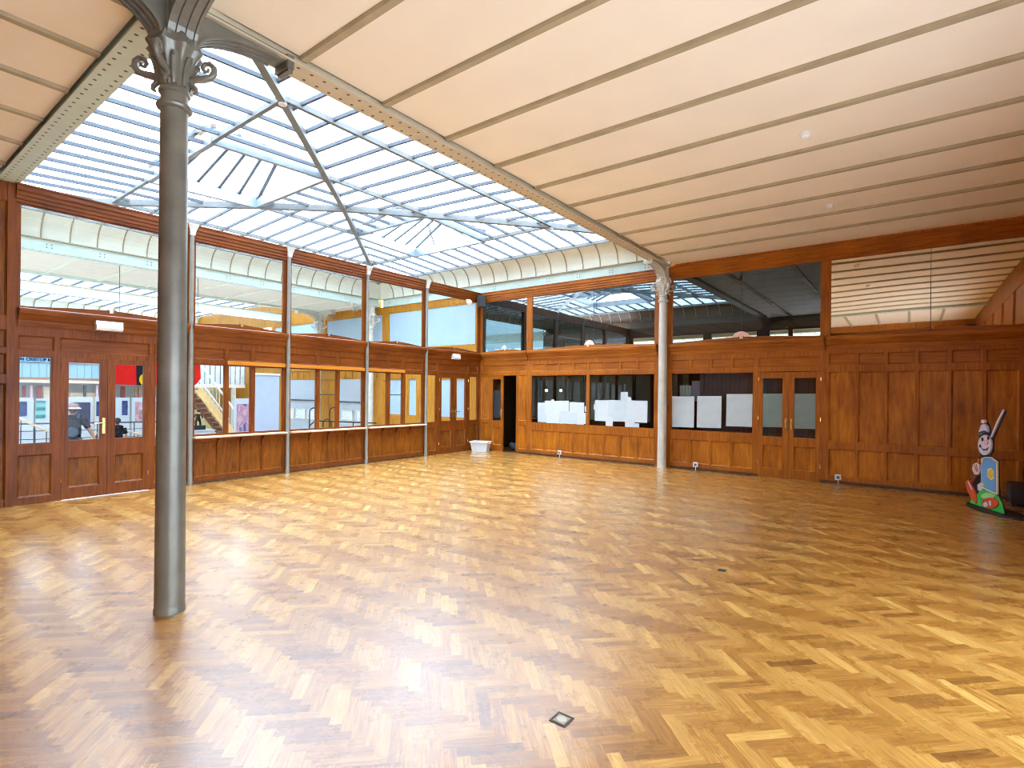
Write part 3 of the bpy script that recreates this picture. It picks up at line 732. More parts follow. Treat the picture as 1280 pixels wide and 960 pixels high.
MB().quad((-7.25, -16, 5.1), (-17.6, -16, 5.1), (-17.6, 0, 5.1), (-7.25, 0, 5.1)).build('glazing', G_SKY2, e, recalc=False)
for k in range(31):
    y = -.3-.52*k; MB().box(-17.6, -7.25, y-.018, y+.018, 5.04, 5.09).build('glazing_bar', M_STEEL, e)
    pr = [(-18.05+.45*(1-math.cos(PI/2*i/6)), 4.6+.5*math.sin(PI/2*i/6)) for i in range(7)]
    rb = MB()
    for (a, z0), (b, z1) in zip(pr[:-1], pr[1:]): rb.bar((a+.01, y, z0), (b+.01, y, z1), .03, .03)
    rb.build('cove_rib', M_BEAM, e)
cv = MB()
for (a, z0), (b, z1) in zip(pr[:-1], pr[1:]): cv.quad((a, -16, z0), (a, 0, z0), (b, 0, z1), (b, -16, z1))
cv.build('cove', M_COVE, e, recalc=False, smooth=True)

# hall back wall (continuation of y = 0)
hw = MB(BACK)
def HB(a0, a1, z0, z1, d0=-.06, d1=0.): hw.box(a0, a1, d0, d1, z0, z1)
HB(-18.3, -.05, HF, .82); HB(-18.3, -.05, 2.02, 2.92); HB(-18.3, -.05, 4.17, 4.35)
for a0, a1 in ((-.46, -.05), (-1.05, -.95), (-2.55, -1.78), (-3.15, -2.98), (-5.3, -3.95), (-7.75, -6.75), (-10.9, -10.2)): HB(a0, a1, .82, 2.02)
for a0, a1 in ((-.15, -.05), (-4.20, -3.95), (-7.65, -7.4), (-11.2, -11.0), (-14.7, -14.5)): HB(a0, a1, 2.92, 4.17)
HB(-18.3, -10.9, .82, 2.02); HB(-18.3, HX0, 4.35, 5.12)
HW = struct(hw.build('wall_hall', M_HW), 'amber oak and glass wall at the back of the hall')
m = MB(BACK)
for a in (-9.6, -9.2, -8.8, -8.4, -8.0, -6.6, -6.2, -5.8, -4.9, -4.5): m.box(a-.02, a+.02, 0, .025, 2.06, 2.28)
m.box(-10.9, -5.3, 0, .03, 2.02, 2.05); m.box(-10.9, -.05, 0, .05, 2.34, 2.42); m.box(-18, -.06, 0, .06, 2.55, 2.72)
m.build('wall_moulding', M_HW, HW)
m = MB(BACK)
for a0, a1 in ((-4.2, -3.97), (-5.25, -4.62), (-7.2, -6.8)): m.panel(a0, a1, .86, 1.98, .008, .03)
m.build('pilaster_panels', M_HW, HW)
for a0, a1, z0, z1, t in ((-.95, -.46, .82, 2.02, 'pale window seen through the right corner door'), (-1.78, -1.05, .82, 2.02, 'pale window seen through the left corner door'), (-2.98, -2.55, .82, 2.02, 'pale window seen through the right pane of the far hatch'), (-3.95, -3.15, .82, 2.02, 'pale window seen through the middle pane of the far hatch'),
                          (-3.95, -.15, 2.92, 4.17, 'wide pale blue transom of the hall behind the corner'), (-7.4, -4.2, 2.92, 4.17, 'pale blue transom of the hall left of the hall column'), (-11.0, -7.65, 2.92, 4.17, 'pale blue transom of the hall farther left')):
    window(BACK, a0, a1, z0, z1, M_TINT, M_HW, t, bead=.05)
def board(a0, a1, z0, z1, label):
    e = tag(empty('whiteboard', ((a0+a1)/2, -.02, z0)), label, 'whiteboard', 'boards on the hall wall')
    MB(BACK).box(a0, a1, .002, .022, z0, z1).build('panel', M_WPAINT, e); MB(BACK).box(a0, a1, .022, .05, z0, z0+.04).build('ledge', M_DGREY, e)
board(-10.15, -7.8, 1.22, 2.0, 'long white board on the hall wall seen through the middle hatch, left part')
board(-6.7, -5.32, 1.20, 2.0, 'white board on the hall wall right of the hall pilaster')
MB(BACK)
for a0, a1 in ((-10.2, -7.75), (-6.75, -5.3)):
    MB(BACK).box(a0, a1, -.04, 0, .82, 2.02).build('white_wall_field', M_WPAINT, HW)
    MB(BACK).box(a0, a1, 0, .012, HF, .82).build('white_wall_field', M_WPAINT, HW)
DRAW = mat('pale drawing', (.70, .76, .78), .7, var=.25, scale=14)
for i, (u0, u1, v0, v1) in enumerate(((361, 367, 510, 524), (369, 381, 510, 524), (383, 394, 511, 525), (426, 440, 512, 526), (444, 450, 513, 527))):
    p, q = at_y(u0, v0, -.05), at_y(u1, v1, -.05)
    e = tag(empty('framed_drawing', ((p.x+q.x)/2, -.05, q.z)), ('framed pale drawing on the hall wall, at the left edge of the middle hatch', 'framed pale drawing low on the hall wall, second from the left', 'framed pale drawing low on the hall wall, left of the hall pilaster', 'framed pale drawing on the hall wall, right of the hall pilaster', 'framed pale drawing on the hall wall, rightmost of the row')[i], 'picture', 'framed drawings on the hall wall')
    f = MB(BACK); w = .035
    f.box(p.x, q.x, .012, .04, p.z-w, p.z); f.box(p.x, q.x, .012, .04, q.z, q.z+w); f.box(p.x, p.x+w, .012, .04, q.z+w, p.z-w); f.box(q.x-w, q.x, .012, .04, q.z+w, p.z-w)
    f.build('frame', M_IRONL, e); MB(BACK).box(p.x+w, q.x-w, .012, .022, q.z+w, p.z-w).build('drawing', DRAW, e)

# far hall wall with gallery
fw = MB(); fw.box(-18.3, -18.2, -16, .1, HF, 4.6)
struct(fw.build('wall_far', M_WPAINT), 'white far wall of the hall')
fw = MB(); fw.box(-18.2, -.06, -16.1, -16, HF, 5.12); struct(fw.build('wall_side', M_WPAINT), 'white side wall of the hall')
M_BLUE = mat('pale blue glazing', (.24, .40, .52), .3, var=.08, scale=2); M_BLUE2 = mat('sky blue sign', (.18, .40, .54), .5, var=.04)
M_RED = mat('dark red door', (.30, .07, .05), .5); M_PINK = mat('pink panel', (.75, .52, .58), .6); M_BEIGE = mat('beige band', (.66, .56, .42), .6); M_BRN = mat('brown edge', (.28, .13, .07), .5)
def rect_x(m, X, u0, u1, v0, v1, t):
    a, b = at_x(u0, (v0+v1)/2, X), at_x(u1, (v0+v1)/2, X); zt, zb = at_x((u0+u1)/2, v0, X).z, at_x((u0+u1)/2, v1, X).z
    m.box(X-t/2, X+t/2, a.y, b.y, zb, zt); return ((a.y+b.y)/2, zb)
XB = -16.6
yA, yB = -10.5, -1.0
e = tag(empty('gallery', (XB, -6, 1.9)), 'pale blue glazed gallery with brown edge across the far hall', 'gallery')
m = MB(); m.box(-18.19, XB, yA, yB, 1.80, 1.92); m.build('slab', M_BEIGE, e)
m = MB(); m.box(XB, XB+.04, yA, yB, 1.92, 2.0); m.build('edge_board', M_BRN, e)
m = MB(); m.box(XB-.03, XB+.0, yA, yB, 2.0, 2.57); m.build('parapet', M_BLUE, e)
m = MB()
for k in range(41): m.box(XB, XB+.015, yA+.23*k, yA+.23*k+.013, 2.0, 2.555)
m.box(XB, XB+.05, yA, yB, 2.555, 2.585); m.build('balusters', M_POST, e)
p = at_x(44, 447, XB+.06)
e = tag(empty('sign_banner', (XB+.06, p.y, 2.59)), 'light blue sign strip with dark lettering above the far gallery', 'sign')
m = MB(); m.box(XB+.05, XB+.07, p.y-2.0, p.y+1.35, 2.59, 2.95); m.build('board', M_BLUE2, e)
fc = bpy.data.curves.new('sign_lettering', 'FONT'); fc.body = 'MAI CRISTOF MURRI'; fc.size = .15; fc.offset = .006; fc.extrude = .004; fc.align_x = 'CENTER'
fo = bpy.data.objects.new('sign_lettering', fc); COL.objects.link(fo); fo.data.materials.append(mat('navy paint', (.004, .012, .04), .8, spec=.1))
_dg = bpy.context.evaluated_depsgraph_get(); _me = bpy.data.meshes.new_from_object(fo.evaluated_get(_dg)); bpy.data.objects.remove(fo)
fo = bpy.data.objects.new('lettering', _me); COL.objects.link(fo)
fo.parent = e; fo.location = (.018, .12, .03); fo.rotation_euler = (PI/2, 0, PI/2)
M_TAN = mat('tan bench', (.55, .42, .26), .6)
for (u0, u1, v0, v1, mm, nm, lb) in ((28, 32, 482, 491, M_RED, 'wall_panel', 'dark red panel on the far hall wall, leftmost'), (37, 40.5, 482, 493, M_PINK, 'wall_panel', 'pink panel on the far hall wall'), (46, 52, 482, 495, M_RED, 'wall_panel', 'red brown door-like panel on the far hall wall'),
       (54, 62, 483, 496, M_BEIGE, 'wall_panel', 'beige panel on the far hall wall'), (86, 117, 491, 496, M_TAN, 'bench', 'low tan bench seen past the white cap'), (104.5, 107.5, 482, 491, M_DGREY, 'post', 'dark stubby post on the tan bench in the far hall'), (120, 122, 481, 494, M_PINK, 'post', 'thin pink post in the far hall'),
       (151, 156, 483, 494, M_RED, 'wall_panel', 'dark red panel below the red banner'), (168.5, 170.5, 484, 493, M_BRN, 'post', 'thin brown post below the yellow disc'), (173, 175.5, 484, 493, M_BRN, 'post', 'second thin brown post below the yellow disc')):
    m = MB(); vb = 640; 
    yy, zb = rect_x(m, -17.4 if nm != 'post' else -16.9, u0, u1, v0, v1, .1 if nm != 'bench' else .4)
    m.v = [(x, y, HF if abs(z-zb) < 1e-4 else z) for x, y, z in m.v]; zb = HF
    tag(m.build(nm, mm, None, origin=(-17.4, yy, zb)), lb, nm.replace('_', ' '), 'things along the far hall wall')

# exhibition panels
XE = -12.0
M_NAVY = mat('navy print', (.022, .020, .055), .8, spec=.15, var=.3, scale=6); M_SLATE = mat('slate blue print', (.04, .05, .12), .8, spec=.15, var=.6, scale=7)
M_PKDR = mat('pink drawing', (.42, .24, .25), .8, var=.5, scale=6)
def teal_mat():
    m, nt, b = newmat('striped teal print'); t = nt.nodes.new('ShaderNodeTexCoord'); w = nt.nodes.new('ShaderNodeTexWave'); w.bands_direction = 'Z'; w.inputs['Scale'].default_value = 1.3
    r = nt.nodes.new('ShaderNodeValToRGB'); r.color_ramp.elements[0].color = (.02, .15, .15, 1); r.color_ramp.elements[1].color = (.16, .38, .36, 1); r.color_ramp.elements[0].position = .25; r.color_ramp.elements[1].position = .55
    L(nt, t.outputs['Object'], w.inputs[0]); L(nt, w.outputs[0], r.inputs[0]); L(nt, r.outputs[0], b.inputs['Base Color']); return m
PAN = [(12, 43, 497, M_SLATE, (22.5, 33.7, 502, 520.5), 'white display panel with a slate blue print, leftmost'),
       (43.8, 65, 498, teal_mat(), (44.5, 57, 501, 523.5), 'white display panel with a striped teal print'),
       (66, 117, 496, M_NAVY, (92, 113, 503, 530), 'white display panel with a large navy print behind the backpacker'),
       (118, 143, 496, M_SLATE, (120.5, 126, 502, 520), 'white display panel with a small dark print beside the door stile'),
       (144, 163, 497, M_SLATE, (152.5, 159.5, 501, 519), 'white display panel with a narrow slate blue print'),
       (164, 188, 497, M_PKDR, (169, 184, 502.5, 527), 'white display panel with a pink drawing left of the big column'),
       (189, 207, 497, M_PKDR, (194, 203, 502, 526), 'white display panel with a pink drawing partly behind the big column')]
for u0, u1, v, mm, (a0, a1, b0, b1), lb in PAN:
    p, q = at_x(u0, v, XE), at_x(u1, v, XE); e = tag(empty('display_panel', (XE, (p.y+q.y)/2, HF)), lb, 'display panel', 'white display panels in the hall')
    m = MB(); m.box(XE-.04, XE+.02, p.y+.02, q.y-.02, HF+.25, (p.z+q.z)/2); m.build('board', M_WPAINT, e)
    for yy in (p.y+.06, q.y-.06): MB().box(XE-.2, XE+.18, yy-.02, yy+.02, HF, HF+.04).box(XE-.03, XE+.01, yy-.02, yy+.02, HF+.04, HF+.3).build('foot', M_DGREY, e)
    m = MB(); rect_x(m, XE+.03, a0, a1, b0, b1, .012); m.build('print', mm, e)

# red banner with a black stripe and a yellow disc
XF = -4.6
e = tag(empty('banner', (XF, at_x(195, 446, XF).y, at_x(195, 482, XF).z)), 'big red hanging banner with a black stripe and a yellow disc', 'banner')
M_FLAGR = mat('red cloth', (.42, .010, .008), .9, spec=.1, var=.1, scale=4); M_FLAGK = mat('black cloth', (.008, .012, .012), .9, spec=.1); M_FLAGY = mat('yellow cloth', (.50, .28, .01), .9, spec=.1, var=.05)
def cloth(u0, u1, top, bot, mm, nm, off=0.):
    m = MB(); N = 14; fr = []; bk = []
    for i in range(N+1):
        u = u0+(u1-u0)*i/N; col = []
        for j in range(7):
            v = top(u)+(bot(u)-top(u))*j/6; p = at_x(u, v, XF); w = .035*math.sin(p.y*5+j*.3)
            col.append((XF+w+off, p.y, p.z))
        fr.append(col)
    vs = []; 
    for t in (0, -.006):
        for c_ in fr:
            for q in c_: vs.append((q[0]+t, q[1], q[2]))
    K = (N+1)*7; fs = []
    for i in range(N):
        for j in range(6):
            a = i*7+j; fs += [(a, a+7, a+8, a+1), (K+a, K+a+1, K+a+8, K+a+7)]
    for i in range(N): fs += [(i*7, K+i*7, K+i*7+7, i*7+7), (i*7+6, i*7+13, K+i*7+13, K+i*7+6)]
    for j in range(6): fs += [(j, j+1, K+j+1, K+j), (N*7+j, K+N*7+j, K+N*7+j+1, N*7+j+1)]
    m.add(vs, fs); m.build(nm, mm, e, smooth=True)
bot = lambda u: 480.5 - (0 if u < 240 else ((u-240)/11.0)**2*10) + (u-143)*.025
cloth(143, 171, lambda u: 436, bot, M_FLAGR, 'red_field'); cloth(171, 194, lambda u: 436, bot, M_FLAGK, 'black_stripe'); cloth(194, 251, lambda u: 436, bot, M_FLAGR, 'red_field')
p = at_x(182, 474.5, XF); m = MB(lambda a, d, z: (XF+.045+d, p.y+a, p.z+z)); m.prism([(.145*math.cos(k*PI/14), .15*math.sin(k*PI/14)) for k in range(28)], 0, .006); m.build('yellow_disc', M_FLAGY, e)
q0, q1 = at_x(142, 436, XF), at_x(252, 436, XF); MB().tube([(XF, q0.y, q0.z+.02), (XF, q1.y, q1.z+.02)], .015, 8).build('hanging_rod', M_DGREY, e)
MB().tube([(XF, q0.y+.1, q0.z), (XF, q0.y+.1, 4.42)], .006, 6).tube([(XF, q1.y-.1, q1.z), (XF, q1.y-.1, 4.75)], .006, 6).build('hanging_cord', M_DGREY, e)

# hall stair, gallery landing
XS = -10.5
P3 = lambda u, v, X=XS: at_x(u, v, X)
e = tag(empty('staircase', (XS, -1.5, HF)), 'open wooden staircase with white handrails beyond the near hatch', 'staircase')
a, b = P3(248, 486), P3(283, 532)
dirv = (b-a)/(b.z-a.z); foot = a+dirv*(HF-a.z)
m = MB(); m.bar(a, foot, .06, .26, (0, 0, 1)); m.build('stringer', mat('honey pine', (.78, .50, .20), .5), e)
m = MB(); m.bar(a+Vector((-1.0, 0, 0)), foot+Vector((-1.0, 0, 0)), .06, .26); m.build('stringer', M_BRN, e)
n = 12
for k in range(n):
    q = a+(foot-a)*((k+.5)/n); MB().box(XS-1.0, XS, q.y-.14, q.y+.14, q.z+.06, q.z+.10).build('tread', M_BRN, e)
for dx, dz, nm in ((.03, .95, 'handrail'), (-1.03, .95, 'handrail')):
    m = MB(); A, B_ = a+Vector((dx, 0, dz)), foot+Vector((dx, 0, dz)); m.tube([A, B_], .035, 8); m.build(nm, M_WHITE, e)
    m = MB()
    for k in range(14):
        q = a+(foot-a)*(k/13); m.tube([q+Vector((dx, 0, 0)), q+Vector((dx, 0, dz))], .01, 6)
    m.build('balusters', M_IRONL, e)
lo_, hi_ = at_x(262, 480, -13), at_x(345, 452, -13)
e = tag(empty('landing', (-13, (lo_.y+hi_.y)/2, lo_.z)), 'grey white gallery landing with dark railing above the hall staircase', 'landing')
m = MB(); m.box(-15.5, -13.0, lo_.y-.6, -.15, lo_.z-.14, lo_.z); m.build('slab', M_PLAST, e)
m = MB(); m.box(-13.05, -13.0, lo_.y-.6, -.15, lo_.z, lo_.z+.85); m.build('parapet', mat('grey white boarding', (.66, .69, .66), .6, var=.12, scale=5), e)
m = MB()
for k in range(22): m.tube([(-12.97, lo_.y-.6+.2*k, lo_.z), (-12.97, lo_.y-.6+.2*k, lo_.z+1.0)], .012, 6)
m.tube([(-12.97, lo_.y-.6, lo_.z+1.0), (-12.97, -.15, lo_.z+1.0)], .025, 8); m.build('railing', M_DGREY, e)
for yy in (-2.5, -.6): MB().box(-13.15, -13.0, yy-.07, yy+.07, HF, lo_.z-.14).build('support_post', M_IRONL, e)
m = MB(); p, q = at_x(236, 480, -15.6), at_x(292, 480, -15.6); m.box(-15.7, -15.6, p.y-.6, .0, HF, 1.95)
Y_ = tag(m.build('partition', mat('pale yellow paint', (.78, .72, .38), .7, var=.05), None, origin=(-15.65, -1.5, HF)), 'pale yellow partition wall under the hall staircase', 'partition')
for k, u in enumerate((245, 248.3, 251.6, 255, 258)):
    m = MB(); p = at_x(u, 506, -15.5); m.box(-15.6, -15.58, p.y-.05, p.y+.05, at_x(u, 512, -15.5).z, at_x(u, 499, -15.5).z); m.build('slot_window', mat('dark slot', (.12, .15, .18), .4) if k == 0 else bpy.data.materials['dark slot'], Y_)

# painting panel and roll-up screen behind the near hatch
XPn = -5.0
p, q = at_x(293, 498, XPn), at_x(320, 541, XPn)
e = tag(empty('display_panel', (XPn, (p.y+q.y)/2, HF)), 'white display panel with a pink and blue abstract painting behind the near hatch', 'display panel', 'white display panels in the hall')
MB().box(XPn-.03, XPn, p.y, q.y, HF+.1, p.z).build('board', M_WPAINT, e); MB().box(XPn-.2, XPn+.2, p.y+.05, p.y+.1, HF, HF+.1).box(XPn-.2, XPn+.2, q.y-.1, q.y-.05, HF, HF+.1).build('foot', M_DGREY, e)
def paint_mat():
    m, nt, b = newmat('abstract painting'); t = nt.nodes.new('ShaderNodeTexCoord'); mp = nt.nodes.new('ShaderNodeMapping'); mp.inputs['Rotation'].default_value = (.5, 0, 0); mp.inputs['Scale'].default_value = (1, 5, 1.6)
    n = nt.nodes.new('ShaderNodeTexNoise'); n.inputs['Scale'].default_value = 2; n.inputs['Distortion'].default_value = 1
    r = nt.nodes.new('ShaderNodeValToRGB'); E_ = r.color_ramp.elements; E_[0].position = .36; E_[0].color = (.05, .05, .14, 1); E_[1].position = .62; E_[1].color = (.42, .26, .31, 1); k = E_.new(.46); k.color = (.34, .24, .32, 1); k = E_.new(.54); k.color = (.30, .12, .17, 1)
    L(nt, t.outputs['Object'], mp.inputs[0]); L(nt, mp.outputs[0], n.inputs['Vector']); L(nt, n.outputs[0], r.inputs[0]); L(nt, r.outputs[0], b.inputs['Base Color']); return m
m = MB(); rect_x(m, XPn+.01, 296, 319, 505, 539, .015); m.build('painting', paint_mat(), e)
XRu = -2.6
p, q = at_x(318, 467, XRu), at_x(350, 467, XRu)
e = tag(empty('roll_up_screen', (XRu, (p.y+q.y)/2, HF)), 'white roll-up screen standing behind the right pane of the near hatch', 'roll-up screen')
MB().box(XRu-.004, XRu+.004, p.y+.02, q.y-.02, HF+.1, p.z-.02).build('sheet', mat('bluish white sheet', (.36, .42, .52), .7, var=.03), e)
MB().box(XRu-.02, XRu+.02, p.y, q.y, p.z-.03, p.z+.02).build('top_bar', M_IRONL, e)
MB().box(XRu-.1, XRu+.1, p.y, q.y, HF+.02, HF+.1).build('base_case', M_IRONL, e)
for yy in (p.y+.1, q.y-.1): MB().box(XRu-.18, XRu+.18, yy-.02, yy+.02, HF, HF+.02).build('foot', M_DGREY, e)
MB().tube([(XRu-.04, (p.y+q.y)/2, HF+.1), (XRu-.04, (p.y+q.y)/2, p.z)], .012, 8).build('pole', M_IRONL, e)

# railings in the hall
def railing(X, pts_top, zdrop, label, mid=True, posts=8):
    A, B_ = at_x(*pts_top[0], X), at_x(*pts_top[1], X)
    e = tag(empty('stair_railing', (X, (A.y+B_.y)/2, HF)), label, 'railing', 'railings in the hall')
    MB().tube([A, B_], .022, 8).build('top_rail', M_DGREY, e)
    if mid:
        for d in (.2, .42): MB().tube([A-Vector((0, 0, d)), B_-Vector((0, 0, d))], .010, 6).build('mid_rail', M_DGREY, e)
    for k in range(posts+1):
        q = A+(B_-A)*k/posts; MB().tube([(X, q.y, HF), tuple(q)], .014, 8).build('rail_post', M_DGREY, e)
    m = MB()
    for k in range(posts*4):
        q = A+(B_-A)*(k+.5)/(posts*4); s = (1 if k % 2 else -1)*.10; m.tube([(X, q.y-s, HF+.05), (X, q.y, q.z-.75), (X, q.y+s, q.z-.45)], .005, 5)
    m.build('wire_infill', M_IRONL, e)
railing(-9.0, ((15, 530), (210, 527)), .5, 'dark metal railing with wire infill behind the backpacker')
M_HR = mat('pale wood handrail', (.62, .48, .33), .4)
for u0, v0, u1, v1, lb in ((112, 552, 121, 540.5, 'sloping wooden handrail behind the brass lever'), (143, 535, 200, 549, 'sloping wooden handrail behind the right door leaf'), (22, 522, 62, 540, 'sloping wooden handrail at the far left sidelight')):
    A, B_ = at_x(u0, v0, -8.2), at_x(u1, v1, -8.2)
    e = tag(empty('handrail', (-8.2, (A.y+B_.y)/2, HF)), lb, 'handrail', 'wooden handrails of the hall stair')
    MB().tube([A, B_], .03, 8).build('rail', M_HR, e)
    for t in (.1, .5, .9):
        q = A+(B_-A)*t; MB().tube([(q.x, q.y, HF), tuple(q)], .012, 6).build('rail_post', M_DGREY, e)
XA = -3.6
e = tag(empty('hoop_railing', (XA, at_x(415, 530, XA).y, HF)), 'black tubular hoop railing behind the middle hatch', 'railing')
def hoop(u0, u1, vt, nm='hoop'):
    A, B_ = at_x(u0, vt, XA), at_x(u1, vt, XA); r = (B_.y-A.y)/2; c = (A.y+B_.y)/2
    path = [(XA, A.y, HF)]+[(XA, c-r*math.cos(t*PI/10), A.z-r+r*math.sin(t*PI/10)) for t in range(11)]+[(XA, B_.y, HF)]
    MB().tube(path, .016, 8).build(nm, M_BLACK, e, smooth=True)
hoop(404, 414, 524); 
for u0, u1, v in ((387, 399, 510), (412, 422, 509.5)):
    A, B_ = at_x(u0, v, XA), at_x(u1, v, XA); r = .12
    path = [(XA, A.y, HF)]+[(XA, A.y+r-r*math.cos(t*PI/12), A.z-r+r*math.sin(t*PI/12)) for t in range(7)]+[(XA, B_.y, B_.z)]
    MB().tube(path, .016, 8).build('bent_tube', M_BLACK, e, smooth=True)
A, B_, C_ = at_x(386, 533, XA), at_x(394, 526, XA), at_x(470, 529, XA)
MB().tube([A, B_, C_], .018, 8).build('rail', M_BLACK, e)
for t in (.35, .6, .85):
    q = B_+(C_-B_)*t; MB().tube([(XA, q.y, HF), tuple(q)], .014, 8).build('rail_post', M_BLACK, e)

# statuette on a plinth
XT = -6.0
c = at_x(247.5, 538, XT)
e = tag(empty('plinth', (XT, c.y, HF)), 'white plinth carrying the dark statuette', 'plinth')
MB().box(XT-.3, XT+.3, c.y-.3, c.y+.3, HF, c.z).build('body', M_WPAINT, e); MB().box(XT-.33, XT+.33, c.y-.33, c.y+.33, c.z, c.z+.02).build('top', M_WPAINT, e)
M_BRZ = mat('dark bronze', (.035, .022, .016), .35, .6, var=.3)
z0 = c.z+.021
e = tag(empty('statuette', (XT, c.y, z0)), 'small dark bronze statuette on a black block behind the near hatch', 'statuette')
MB().box(XT-.11, XT+.11, c.y-.15, c.y+.15, z0, z0+.12).build('block', M_BLACK, e)
s = MB(); zz = z0+.12
s.tube([(XT, c.y-.05, zz), (XT, c.y-.06, zz+.09), (XT, c.y-.025, zz+.18)], [.028, .03, .04], 10).tube([(XT, c.y+.06, zz), (XT, c.y+.05, zz+.09), (XT, c.y+.02, zz+.18)], [.028, .03, .04], 10)
s.tube([(XT, c.y, zz+.16), (XT, c.y, zz+.24), (XT, c.y+.01, zz+.31)], [.05, .045, .055], 10).ball((XT, c.y+.015, zz+.40), .048, 12, 8)
s.tube([(XT, c.y-.05, zz+.31), (XT, c.y-.10, zz+.25), (XT+.05, c.y-.06, zz+.20)], [.022, .018, .014], 8).tube([(XT, c.y+.06, zz+.31), (XT, c.y+.11, zz+.24), (XT+.05, c.y+.08, zz+.19)], [.022, .018, .014], 8)
o = s.build('figure', M_BRZ, e); r_ = o.modifiers.new('r', 'REMESH'); r_.mode = 'VOXEL'; r_.voxel_size = .008; r_.use_smooth_shade = True

# ------------------------------------------------------------------ people in the hall
SKIN = mat('skin', (.42, .22, .155), .5, var=.06)
def remesh(o, v):
    r = o.modifiers.new('remesh', 'REMESH'); r.mode = 'VOXEL'; r.voxel_size = v; r.use_smooth_shade = True
    s = o.modifiers.new('smooth', 'SMOOTH'); s.factor = .5; s.iterations = 3
def person(base, yaw, H, shirt, trousers, hairm, label, hat=None, armpose=((.10, .02), (.06, .03)), sleeve=.30):
    c, s = math.cos(yaw), math.sin(yaw)            # local +y = facing, +x = their right
    fm = lambda x, y, z: (base[0]+x*H*c-y*H*s, base[1]+x*H*s+y*H*c, base[2]+z*H)
    e = tag(empty('person', base), label, 'person')
    K = lambda p: [(x, y, z) for x, y, z in p]
    def T(m, path, rad, seg=12): m.fm = WORLD; m.tube([fm(*p) for p in path], [r*H for r in rad], seg)
    def S_(m, p, r, sc=(1, 1, 1)): m.fm = WORLD; m.ball(fm(*p), r*H, 14, 10, sc)
    b = MB(WORLD)
    for sx in (-1, 1):
        T(b, [(sx*.055, 0, .50), (sx*.06, .005, .40), (sx*.058, .01, .28), (sx*.058, -.008, .20), (sx*.056, -.01, .06), (sx*.056, .0, .025)], [.058, .052, .037, .036, .024, .026])
        T(b, [(sx*.056, -.02, .022), (sx*.060, .05, .020), (sx*.062, .095, .014)], [.022, .024, .014])
    T(b, [(0, 0, .48), (0, .0, .53), (0, .0, .60), (0, .0, .68), (0, -.005, .76), (0, -.005, .80), (0, 0, .83), (0, .005, .87)], [.085, .092, .080, .088, .092, .075, .036, .034], 16)
    T(b, [(-.10, -.005, .79), (0, -.005, .80), (.10, -.005, .79)], [.045, .06, .045])
    hands = []
    for sx, (ox, oy) in ((-1, armpose[0]), (1, armpose[1])):
        el = (sx*(.125+ox*.5), -.01, .63); wr = (sx*(.125+ox), .02+oy, .49)
        T(b, [(sx*.115, -.005, .79), (sx*(.12+ox*.2), -.005, .72), el, (el[0]*.5+wr[0]*.5, (el[1]+wr[1])/2, (el[2]+wr[2])/2), wr], [.036, .031, .025, .023, .015], 10)
        pm = (wr[0]+sx*.003, wr[1]+.006, wr[2]-.03); T(b, [wr, pm, (pm[0], pm[1]+.004, pm[2]-.02)], [.015, .022, .019], 8)
        for k in range(4):
            oy2 = (k-1.5)*.011; T(b, [(pm[0], pm[1]+oy2, pm[2]-.015), (pm[0], pm[1]+oy2+.004, pm[2]-.045), (pm[0]-sx*.010, pm[1]+oy2+.004, pm[2]-.066+.004*abs(k-1.4))], [.0065, .006, .005], 6)
        T(b, [(pm[0], pm[1]+.016, pm[2]+.006), (pm[0]-sx*.008, pm[1]+.032, pm[2]-.014), (pm[0]-sx*.012, pm[1]+.036, pm[2]-.030)], [.008, .007, .006], 6)
    S_(b, (0, .010, .937), .060, (.82, .95, 1.08)); S_(b, (0, .022, .905), .040, (.9, 1, .9)); S_(b, (0, .070, .925), .010)
    for sx in (-1, 1): S_(b, (sx*.051, .005, .932), .013, (.5, 1, 1.2))
    o = b.build('body', SKIN, e); remesh(o, .011)
    t = MB(WORLD)
    T(t, [(0, 0, .50), (0, 0, .56), (0, 0, .68), (0, -.005, .76), (0, -.005, .805), (0, 0, .835)], [.100, .098, .098, .102, .086, .045], 18)
    T(t, [(-.10, -.005, .79), (0, -.005, .80), (.10, -.005, .79)], [.053, .066, .053])
    for sx, (ox, oy) in ((-1, armpose[0]), (1, armpose[1])):
        T(t, [(sx*.115, -.005, .79), (sx*(.12+ox*.2), -.005, .72), (sx*(.125+ox*.42), -.01, .66)], [.045, .042, .038], 12)
    o = t.build('shirt', shirt, e); remesh(o, .012)
    t = MB(WORLD)
    T(t, [(0, 0, .54), (0, 0, .50), (0, 0, .47)], [.100, .104, .09], 16)
    for sx in (-1, 1): T(t, [(sx*.052, 0, .50), (sx*.06, .005, .40), (sx*.058, .008, .28), (sx*.058, -.006, .16), (sx*.056, -.008, .06)], [.066, .062, .052, .046, .042], 14)
    o = t.build('trousers', trousers, e); remesh(o, .012)
    for sx in (-1, 1):
        t = MB(WORLD); T(t, [(sx*.056, -.035, .02), (sx*.058, .0, .028), (sx*.061, .06, .024), (sx*.063, .105, .018)], [.026, .032, .030, .018], 10); t.build('shoe', M_BLACK, e, smooth=True)
    t = MB(WORLD); S_(t, (0, -.004, .952), .066, (.86, .95, 1.0)); S_(t, (0, -.022, .925), .052, (.9, .8, 1))
    t.build('hair', hairm, e, smooth=True)
    for sx in (-1, 1):
        t = MB(WORLD); S_(t, (sx*.020, .062, .942), .0075); t.build('eye', M_BLACK, e, smooth=True)
    t = MB(WORLD); T(t, [(-.018, .062, .903), (0, .068, .901), (.018, .062, .903)], [.003, .004, .003], 6); t.build('mouth', mat('lip', (.45, .17, .15), .5) if 'lip' not in bpy.data.materials else bpy.data.materials['lip'], e)
